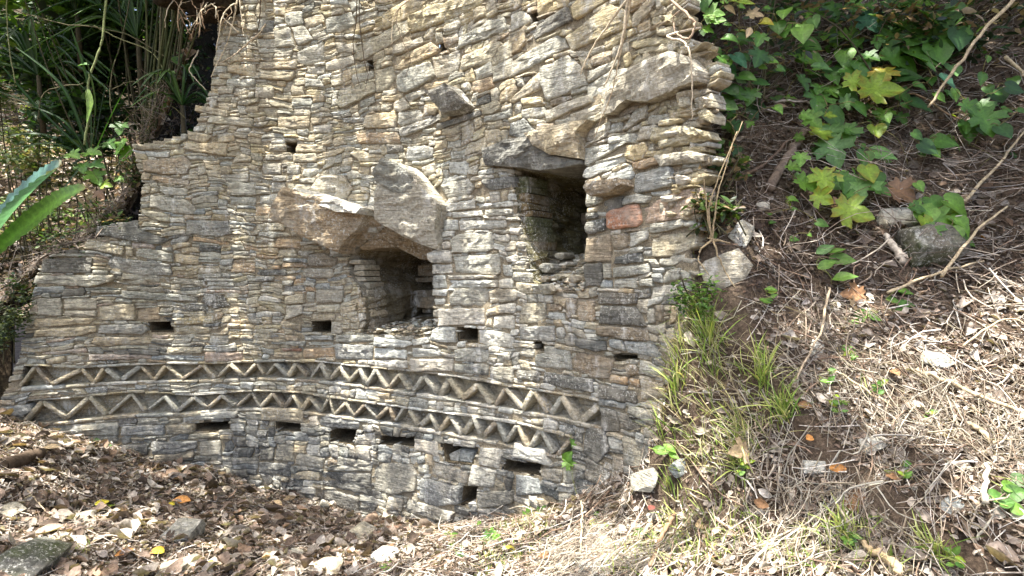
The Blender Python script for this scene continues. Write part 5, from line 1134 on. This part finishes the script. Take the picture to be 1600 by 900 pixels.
# ------------------------------------------------------------------ vegetation above and left of the wall
def strap(name, path, width, col, parent, mat=M_LEAF, corr=0.0, nrm=Vector((0, -.6, .8)), fold=.25, split=False):
    P = smooth_path(path, 8 if not corr else 14); m = len(P); V = []; F = []; C = []
    for i, p in enumerate(P):
        t = i / (m - 1); tg = (P[min(i + 1, m - 1)] - P[max(i - 1, 0)]).normalized(); sd = tg.cross(nrm).normalized(); up = sd.cross(tg)
        w = width * (1 if not corr else (1 + .05 * math.sin(i * 1.3) + random.uniform(-.02, .02))) * (math.sin(math.pi * min(1, t * .92 + .08)) ** .6) * (1 if t < .96 else .4)
        for k in range(-2, 3):
            wv = corr * math.sin(i * 2.4 + abs(k) * .9) * abs(k)
            V.append(p + sd * (w * k / 2) + up * (fold * w * abs(k) / 2 + wv)); vv = (1.6 if k == 0 else (1.25 if (i + abs(k)) % 3 == 0 else .9)) * random.uniform(.85, 1.15); tipc = max(0, t - .86) * 5 if corr else 0; C.append([c * vv * (1 - tipc) + b_ * tipc for c, b_ in zip(col, (.30, .20, .09))])
    for i in range(m - 1):
        for k in range(4): F.append((i * 5 + k, i * 5 + k + 1, (i + 1) * 5 + k + 1, (i + 1) * 5 + k))
    return quads_obj(name, V, F, mat, np.array(C), parent)
e = thing('banana_plant', 'big glossy ribbed leaves reaching in from the left edge', 'plant', at_depth(-60, 470, 3.9))
strap('leaf', [at_depth(-40, 420, 3.9), at_depth(10, 345, 3.85), at_depth(55, 295, 3.8), at_depth(96, 258, 3.75)], .25, (.065, .15, .115), e, corr=.004)
strap('leaf', [at_depth(-40, 425, 3.85), at_depth(20, 370, 3.75), at_depth(70, 330, 3.7), at_depth(104, 306, 3.65), at_depth(136, 292, 3.62)], .085, (.10, .20, .03), e, corr=.003, nrm=Vector((.3, -.8, .5)))
V, F = tube(smooth_path([at_depth(-60, 475, 3.9), at_depth(-50, 445, 3.9), at_depth(-40, 422, 3.9)], 4), [.02] * 9, 7); quads_obj('stem', V, F, M_ROOT, (.14, .18, .06), e)
e = thing('strap_leaf_plant', 'dark plant with long narrow arching leaves left of the canes', 'plant', on_hill(140, 262))
for a in ([(140,250),(80,225),(0,238)], [(140,250),(70,212),(5,215)], [(140,248),(100,190),(30,160)], [(142,245),(100,140),(20,70)], [(142,245),(120,150),(70,80)], [(142,246),(150,160),(135,90)], [(145,248),(170,190),(205,120)], [(145,248),(180,215),(240,200)], [(140,250),(90,250),(50,290)], [(142,250),(120,270),(75,330)], [(140,246),(80,180),(-10,140)], [(140,246),(60,170),(0,100)], [(143,246),(140,140),(110,40)], [(145,246),(165,140),(185,80)]):
    d = 5.6 + random.uniform(-.3, .3)
    strap('leaf', [at_depth(x, y, d - .15 * i) for i, (x, y) in enumerate(a)], random.uniform(.012, .022), random.choice([(.014, .04, .009), (.02, .055, .012), (.03, .06, .015)]), e, fold=.6)
for rx, ry, d, na, lab in ((60, 118, 5.9, 20, 'dark drooping strap leaved plant at the left below the corner shrub'), (215, 60, 5.7, 22, 'dark strap leaves drooping among the upper canes'), (120, 20, 5.8, 20, 'long dark strap leaves hanging from the top left'), (285, 165, 5.25, 14, 'short strap leaves beside the wall edge under the root mass')):
    c_ = at_depth(rx, ry, d); e = thing('strap_leaf_plant', lab, 'plant', c_)
    for k in range(na):
        an = random.uniform(-.2, 3.34); L_ = random.uniform(.5, 1.05) * (.6 if na == 14 else 1); dx, dz = math.cos(an) * L_, math.sin(an) * L_ * .8; dy = random.uniform(-.35, .05)
        strap('leaf', [c_, c_ + Vector((dx * .45, dy * .5, dz * .65 + .1)), c_ + Vector((dx, dy, dz * .75 - .25 * L_))], random.uniform(.012, .024), random.choice([(.014, .04, .009), (.02, .055, .012), (.035, .075, .018), (.05, .10, .02)]), e, fold=.6)
    V, F = tube([c_ + Vector((0, .05, -.6)), c_ + Vector((0, .02, -.25)), c_], [.03, .026, .02], 7, .1); quads_obj('stem', V, F, M_ROOT, (.06, .05, .03), e)
e = thing('cane_clump', 'clump of thin upright dark green canes above the stepped wall', 'canes', on_hill(250, 200))
for k in range(34):
    x0 = random.uniform(190, 305); d = random.uniform(5.2, 5.9); b = on_hill(x0, 205); top = at_depth(x0 + random.uniform(15, 60), -40, d - .1)
    base = at_depth(x0, random.uniform(205, 235), d); base.z = float(hill_h(np.array([base.x]), np.array([base.y]))[0]) - .03
    mid = (base + top) / 2 + Vector((random.gauss(0, .03), random.gauss(0, .03), 0)); path = smooth_path([base, mid, top], 6)
    r = random.uniform(.007, .013); V, F = tube(path, [r * (1.15 if i % 3 == 0 else 1) * (1 - .3 * i / len(path)) for i in range(len(path))], 6)
    quads_obj('cane', V, F, M_ROOT, random.choice([(.05, .06, .022), (.08, .085, .035), (.035, .04, .018), (.12, .11, .065)]), e)
e = thing('climbing_stem', 'pale twisted liana hanging in front of the dark canes', 'liana', on_hill(130, 240))
P = [at_depth(x, y, 5.2) for x, y in ((168,-20),(160,60),(146,104),(138,130),(140,170),(132,226))] ; V, F = tube(smooth_path(P, 6, .003), .010, 6); quads_obj('stem', V, F, M_ROOT, (.24, .27, .12), e)
strap('leaf', [at_depth(137, 140, 5.15), at_depth(141, 165, 5.1), at_depth(136, 192, 5.1)], .03, (.12, .20, .03), e)
put_leaf(e, 'ovate', 'w', at_depth(139, 101, 5.15), Vector((-1, 0, .05)), Vector((0, -.6, .8)), .12)
for pts, lab in (([(10,-10),(12,60),(24,130)], 'thin dark liana at the left edge'), ([(205,-10),(190,60),(172,130),(176,190)], 'slender pale stem among the canes'), ([(20,15),(90,35),(200,55),(290,110)], 'thin liana arching across the dark canes'), ([(147,40),(185,60),(240,85),(270,140)], 'thin curved stem crossing the canes'), ([(60,190),(70,145),(130,130)], 'brown arched stem at the left'), ([(175,140),(215,130),(222,200)], 'crooked thin stem in front of the dark hollow')):
    P = [at_depth(x, y, 5.3) for x, y in pts]; V, F = tube(smooth_path(P, 6, .004), .005, 5); tag(quads_obj('thin_liana', V, F, M_ROOT, random.choice([(.2, .2, .1), (.28, .24, .15), (.1, .09, .05)])), lab, 'liana')
# root mass overhanging the left top corner of the wall
e = thing('root_mass', 'brown clod of earth and roots overhanging the left top of the wall', 'roots', at_depth(305, 10, 5.0))
bm = bmesh.new(); bmesh.ops.create_icosphere(bm, subdivisions=4, radius=1)
c = at_depth(312, -14, 5.05)
for v in bm.verts:
    n = noise.noise_vector(v.co * 2.3); k = 1 + .35 * noise.noise(v.co * 1.6 + Vector((4, 0, 0))) + .15 * noise.noise(v.co * 5)
    v.co = Vector((v.co.x * .38 * k, v.co.y * .3 * k, v.co.z * .22 * k + .18 * (v.co.x > 0) * -abs(v.co.x) * .8)) + c
me = bpy.data.meshes.new('clod'); bm.to_mesh(me); bm.free(); me.materials.append(M_HILL); o = bpy.data.objects.new('clod', me); COL.objects.link(o); adopt(o, e)
for k in range(22):
    x0 = random.uniform(265, 372); y0 = random.uniform(-5, 30); p = at_depth(x0, y0, 4.86); q = p + Vector((random.gauss(.03, .08), -.05, -random.uniform(.08, .35)))
    V, F = tube(smooth_path([p + Vector((0, .1, .05)), p, (p + q) / 2 + Vector((random.gauss(0, .04), -.03, 0)), q], 4, .004), random.uniform(.002, .006), 5); quads_obj('root', V, F, M_ROOT, random.choice([PALE, BRN, (.3, .22, .14)]), e)

def leaf_cloud(n, c, r, rng, size, spread=.4, shell=.35):
    """positions and frames of n leaves in clumps through an ellipsoid"""
    nc = max(6, n // 45); v = rng.normal(0, 1, (nc, 3)); v /= np.linalg.norm(v, axis=1, keepdims=True); cl = v * (shell + (1 - shell) * rng.rand(nc, 1) ** .5)
    p = cl[rng.randint(0, nc, n)] + rng.normal(0, spread / math.sqrt(nc) * 1.6, (n, 3)); pos = p * np.array(r) + np.array(c)
    nr = np.repeat(np.array([[0, -.3, 1.0]]), n, 0); fr = rot_to(nr, rng.rand(n) * 6.283, rng.normal(0, .55, (n, 3)))
    return pos, fr, size * rng.uniform(.6, 1.3, n)
FL = np.array([(0, 0, 0), (.3, .2, .05), (.3, -.2, .05), (.65, .16, .03), (.65, -.16, .03), (1, 0, -.06), (.35, 0, 0), (.68, 0, -.01)], float)
FF = np.array([(0, 6, 1), (0, 2, 6), (1, 6, 7), (1, 7, 3), (6, 2, 4), (6, 4, 7), (3, 7, 5), (7, 4, 5)])
def bush(name, label, cat, c, r, n, size, cols, base=None, nstem=7, group=None):
    b = base if base is not None else Vector((c[0], c[1], float(hill_h(np.array([c[0]]), np.array([c[1]]))[0])))
    e = thing(name, label, cat, b, group)
    pos, fr, sz = leaf_cloud(n, c, r, rng, size)
    scatter('crown', FL, FF, pos, fr, sz, pick(np.array(cols), n, rng), M_LEAF, None, e)
    J = Join()
    for k in range(nstem):
        q = Vector(pos[rng.randint(0, n)]); mid = (b + q) / 2 + Vector((random.gauss(0, .08), random.gauss(0, .08), .1))
        path = smooth_path([b + Vector((random.gauss(0, .06), random.gauss(0, .06), -.05)), mid, q], 5); rr0 = (.016 if cat == 'tree' else .0045) * (1 + max(r)) ; V, F = tube(path, [rr0 * (1 - .75 * i / len(path)) for i in range(len(path))], 6); J.add(V, F, (.12, .09, .06) if cat == 'tree' else (.06, .055, .03))
    J.build('stems' if cat != 'tree' else 'trunk', M_ROOT, e); return e
DG = [(.014, .036, .008), (.022, .055, .011), (.032, .08, .014), (.05, .105, .018)]
LG = [(.07, .15, .02), (.11, .21, .03), (.16, .25, .04), (.05, .11, .02)]
def hp(px, py, d, dz=0): p = at_depth(px, py, d); return (p.x, p.y, p.z + dz)
bush('leafy_shrub', 'bright leaved shrub at the top left corner', 'shrub', hp(60, 10, 6.4), (1.0, .6, .7), 900, .16, LG, nstem=2)
bush('leafy_shrub', 'olive small leaved shrub at the left edge below the corner shrub', 'shrub', hp(40, 150, 6.6), (.75, .5, .45), 1300, .07, [(.09, .12, .035), (.13, .15, .05), (.06, .09, .02)], nstem=3)
bush('leafy_shrub', 'dark shrub behind the canes', 'shrub', hp(240, 20, 7.0), (1.4, .6, 1.2), 4200, .16, DG[:3])
bush('leafy_shrub', 'added dark crown above view, shading the hollow with the canes', 'shrub', hp(230, -110, 6.0), (1.9, 1.1, .5), 5200, .18, DG)  # unseen crown added to darken the hollow below it
bush('leafy_shrub', 'dark bamboo like foliage hanging over the canes', 'shrub', hp(190, -30, 5.9), (1.2, .6, .45), 900, .17, DG + LG[:1])
bush('leafy_shrub', 'dark shrub between the strap leaves and the canes', 'shrub', hp(150, 110, 7.0), (.9, .6, .9), 1900, .13, DG)
bush('leafy_shrub', 'dark green growth hanging over the left wall edge', 'shrub', hp(285, 110, 6.2), (.5, .3, .8), 1300, .10, DG[:3], nstem=2)
bush('leafy_shrub', 'dark low shrub under the strap leaved plant', 'shrub', hp(130, 190, 6.0), (.6, .4, .35), 1300, .11, DG, nstem=2)
bush('leafy_shrub', 'mid green shrub left of the strap leaved plant', 'shrub', hp(70, 100, 6.3), (.7, .4, .5), 1300, .12, DG + LG[:1], nstem=2)
bush('leafy_shrub', 'ferny green growth hanging beside the wall top at the left', 'shrub', hp(300, 90, 5.5), (.28, .2, .45), 420, .055, DG + LG[:1])
bush('leafy_shrub', 'pale green ground plants in the sunlight behind the big glossy leaves', 'shrub', hp(60, 345, 7.5), (.7, .6, .22), 500, .09, [(.16, .26, .06), (.2, .28, .08)])
for px_, py_, d_, r_, lab_ in ((172, 335, 5.05, .16, 'tangle of roots and small leaves on the upper step of the left wall edge'), (105, 388, 5.0, .15, 'dry roots and leaves on the lower step of the left wall edge'), (52, 440, 4.95, .13, 'straggling dry growth at the left foot of the stepped edge'), (215, 262, 5.1, .13, 'leafy tuft hanging beside the highest step of the left wall edge'), (1122, 262, 2.95, .10, 'roots and small leaves packed against the broken wall end'), (1112, 330, 2.85, .08, 'dry roots and sprouts below the packed roots at the wall end')):
    bush('edge_growth', lab_, 'plants', tuple(at_depth(px_, py_, d_)), (r_ * 1.3, r_ * .8, r_), 260, .055, [(.05, .10, .02), (.09, .15, .03), (.22, .16, .09), (.14, .10, .06), (.03, .06, .014)], base=at_depth(px_, py_ + 25, d_ + .05), nstem=14)
for px_, py_, d_, lab_ in ((20, 225, 7.4, 'olive low plants on the sunlit slope at the left edge'), (95, 260, 6.6, 'dark green low plants under the strap leaves'), (15, 330, 7.0, 'grassy green plants behind the glossy leaves')):
    bush('leafy_shrub', lab_, 'shrub', hp(px_, py_, d_), (.6, .5, .25), 800, .085, [(.05, .09, .02), (.10, .15, .035), (.15, .19, .06), (.20, .17, .08)], nstem=3)
bush('moss_tussock', 'dark mossy tussock at the left end of the wall', 'moss', tuple(at_depth(14, 500, 4.72)), (.16, .2, .3), 1500, .035, [(.05, .075, .02), (.08, .1, .03), (.03, .05, .015)], base=at_depth(14, 560, 4.75), nstem=3)
bush('fern', 'small wispy fern at the wall end under the slabs', 'fern', tuple(at_depth(1080, 450, 2.7)), (.1, .08, .14), 380, .03, LG, base=on_ground(1085, 490), nstem=6)
for i, (px, py, d, r, lab) in enumerate([(-150, -40, 11, 2.6, 'broad tree far left beyond the shrubs'), (120, -60, 12, 2.8, 'tall dark tree standing behind the canes on the hill'), (-40, 40, 15, 2.4, 'distant tree glimpsed through gaps at the top left'), (330, -120, 9.5, 2.2, 'tree on the hill above the wall corner')]):
    c = at_depth(px, py, d); bush('forest_tree', lab, 'tree', (c.x, c.y, c.z + .4), (r, r * .8, r * .8), 2600, .24, DG + LG[:2], nstem=9)
bush('forest_tree', 'dense dark tree behind the broken wall end above the bank', 'tree', (1.9, 5.2, EYE + 2.6), (1.3, .8, 1.5), 2600, .16, DG, base=Vector((2.1, 5.4, gz(2.1, 5.4))), nstem=6)
# growth on the dark upper bank
bush('undergrowth_shrub', 'dry twiggy growth and leaves at the top right corner of the bank', 'shrub', tuple(at_depth(1500, 20, 3.9)), (.7, .3, .35), 500, .09, DG + [(.25, .18, .1), (.35, .28, .18)], base=at_depth(1500, 90, 4.0))
bush('undergrowth_shrub', 'dark leaves in the hollow between wall end and bank', 'shrub', tuple(at_depth(1190, 60, 3.7)), (.35, .25, .5), 420, .07, DG + [(.2, .14, .08)], base=at_depth(1190, 150, 3.7))
bush('undergrowth_shrub', 'low dark growth behind the large lobed leaves', 'shrub', tuple(at_depth(1380, 60, 3.9)), (.75, .2, .4), 700, .07, DG + [(.2, .14, .08), (.3, .22, .14)], base=at_depth(1380, 160, 3.8))
n = 900; x = rng.uniform(1.3, 4.2, n); y = rng.uniform(2.4, 4.4, n); ok = (ground_np(x, y) > EYE + .0); x, y = x[ok], y[ok]; m = len(x)
sticks('bank_twigs', np.stack([x, y, ground_np(x, y) + .06 + rng.rand(m) * .10], -1), rot_to(gnormals(x, y), rng.rand(m) * 6.283, rng.normal(0, .5, (m, 3))), np.clip(rng.lognormal(-1.2, .5, m), .1, .8), np.clip(rng.lognormal(-6.0, .35, m), .0012, .005), pick(DRYC[[0, 1, 2, 3, 8]], m, rng), M_WOOD, rng, bend=.35, seg=7)

# ------------------------------------------------------------------ unseen tree, its crown leaves placed to give the wanted shade
def shade_wanted(P):
    """how much of the sun the crown takes away where its shadow lands"""
    px, py = project_np(P); r = np.hypot(P[:, 0] - CX, P[:, 1] - CY); onwall = np.abs(r - R) < .12
    nz_ = fbm(P[:, 0] * 1.0 + P[:, 2] * .7, P[:, 1] + P[:, 2], 4.2, 71) + .5 * fbm(P[:, 0], P[:, 1] + P[:, 2] * 1.3, 11, 72)
    c = np.full(len(P), .5)
    ns = fbm(P[:, 0], P[:, 1], 5.0, 74) + .35 * nz_                                      # shadows drawn out down the face
    c[onwall] = np.where(ns[onwall] > .35, .85, .28)
    lf = onwall & (px < 335); c[lf] = np.where(ns[lf] > .5, .25, .9)
    lo = onwall & (py > 450); c[lo] = np.where(ns[lo] > -.05, .2, .92)
    lr = onwall & (px > 840) & (py > 440); c[lr] = .95
    md = onwall & (px < 560) & (py > 330) & (py < 560); c[md] = np.where(ns[md] > .25, .2, .85)
    fl = ~onwall
    left = fl & (px < 620); c[left] = np.where(nz_[left] > -.25, .04, .95)
    wallfoot = left & (px > 330) & (py < 860); c[wallfoot] = np.where(nz_[wallfoot] > .5, .2, .95)
    right = fl & (px >= 620); c[right] = .05
    upper = right & (py < 470 - (px - 1150) * .05) & (px > 1000); c[upper] = np.where(nz_[upper] > .42, .12, .985)
    vin = right & (px > 1190) & (px < 1560) & (py < 330); c[vin] = np.where(nz_[vin] > .12, .12, .97)
    gap_ = right & (px > 1095) & (px < 1240) & (py < 330); c[gap_] = .985
    mid = right & (py >= 440) & (py < 520) & (px > 1200); c[mid] = np.where(nz_[mid] > 0, .05, .8)
    far = P[:, 1] > 6.2; c[far] = np.where(nz_[far] > .1, .1, .7)
    canes = (px > 60) & (px < 345) & (py < 270) & (r > R + .2); c[canes] = .985
    return c
N = 46000
cp = np.stack([rng.uniform(-11, 5.5, N), rng.uniform(-3.5, 8.0, N), rng.uniform(6.6, 8.6, N)], -1)
sd_ = np.array(SUN_DIR); land = cp.copy(); done = np.zeros(N, bool)
for t in np.arange(1.5, 11, .04):
    q = cp - sd_ * t
    rr_ = np.hypot(q[:, 0] - CX, q[:, 1] - CY); ph = np.degrees(np.arctan2(q[:, 0] - CX, q[:, 1] - CY))
    hit = (~done) & (((rr_ >= R) & (rr_ < R + .1) & (ph > -19) & (ph < 59.5) & (q[:, 2] < 4.9)) | ((rr_ < R) | (ph > 59)) & (q[:, 2] < ground_np(q[:, 0], q[:, 1])) | ((rr_ > R + .25) & (ph <= 59) & (q[:, 2] < hill_h(q[:, 0], q[:, 1]))))
    land[hit] = q[hit]; done |= hit
cov = shade_wanted(land); acc = -np.log(1 - np.clip(cov, 0, .985)) / 4.2
okc = done & (rng.rand(N) < acc); cp = cp[okc]; m = len(cp); print('crown leaves', m)
e = thing('shade_tree', 'unseen leafy tree crown above the clearing, shaped for its shade', 'tree', (-5.6, -1.8, gz(-5.6, -1.8)))
scatter('crown', FL * np.array([1, 1.5, 1]), FF, cp, rot_to(np.repeat(np.array([[0, 0, 1.0]]), m, 0), rng.rand(m) * 6.283, rng.normal(0, .35, (m, 3))), rng.uniform(.16, .30, m), pick(np.array(LG), m, rng), M_LEAF, None, e)
J = Join(); b = e.location.copy(); top = Vector((-5.0, -.6, 6.4))
path = smooth_path([b - Vector((0, 0, .3)), b + Vector((.1, .2, 2.5)), b + Vector((.3, .7, 4.6)), top], 6); V, F = tube(path, [.26 - .12 * i / len(path) for i in range(len(path))], 12, .06); J.add(V, F, (.16, .12, .085))
for k in range(9):
    q = Vector(cp[rng.randint(0, m)]); q.z -= .1; st = path[-1 - random.randint(0, 5)]; pth = smooth_path([st, (st + q) / 2 + Vector((0, 0, .5)), q], 6); V, F = tube(pth, [.085 * (1 - .8 * i / len(pth)) for i in range(len(pth))], 7, .08); J.add(V, F, (.16, .12, .085))
J.build('trunk', M_ROOT, e)
bpy.context.view_layer.update()
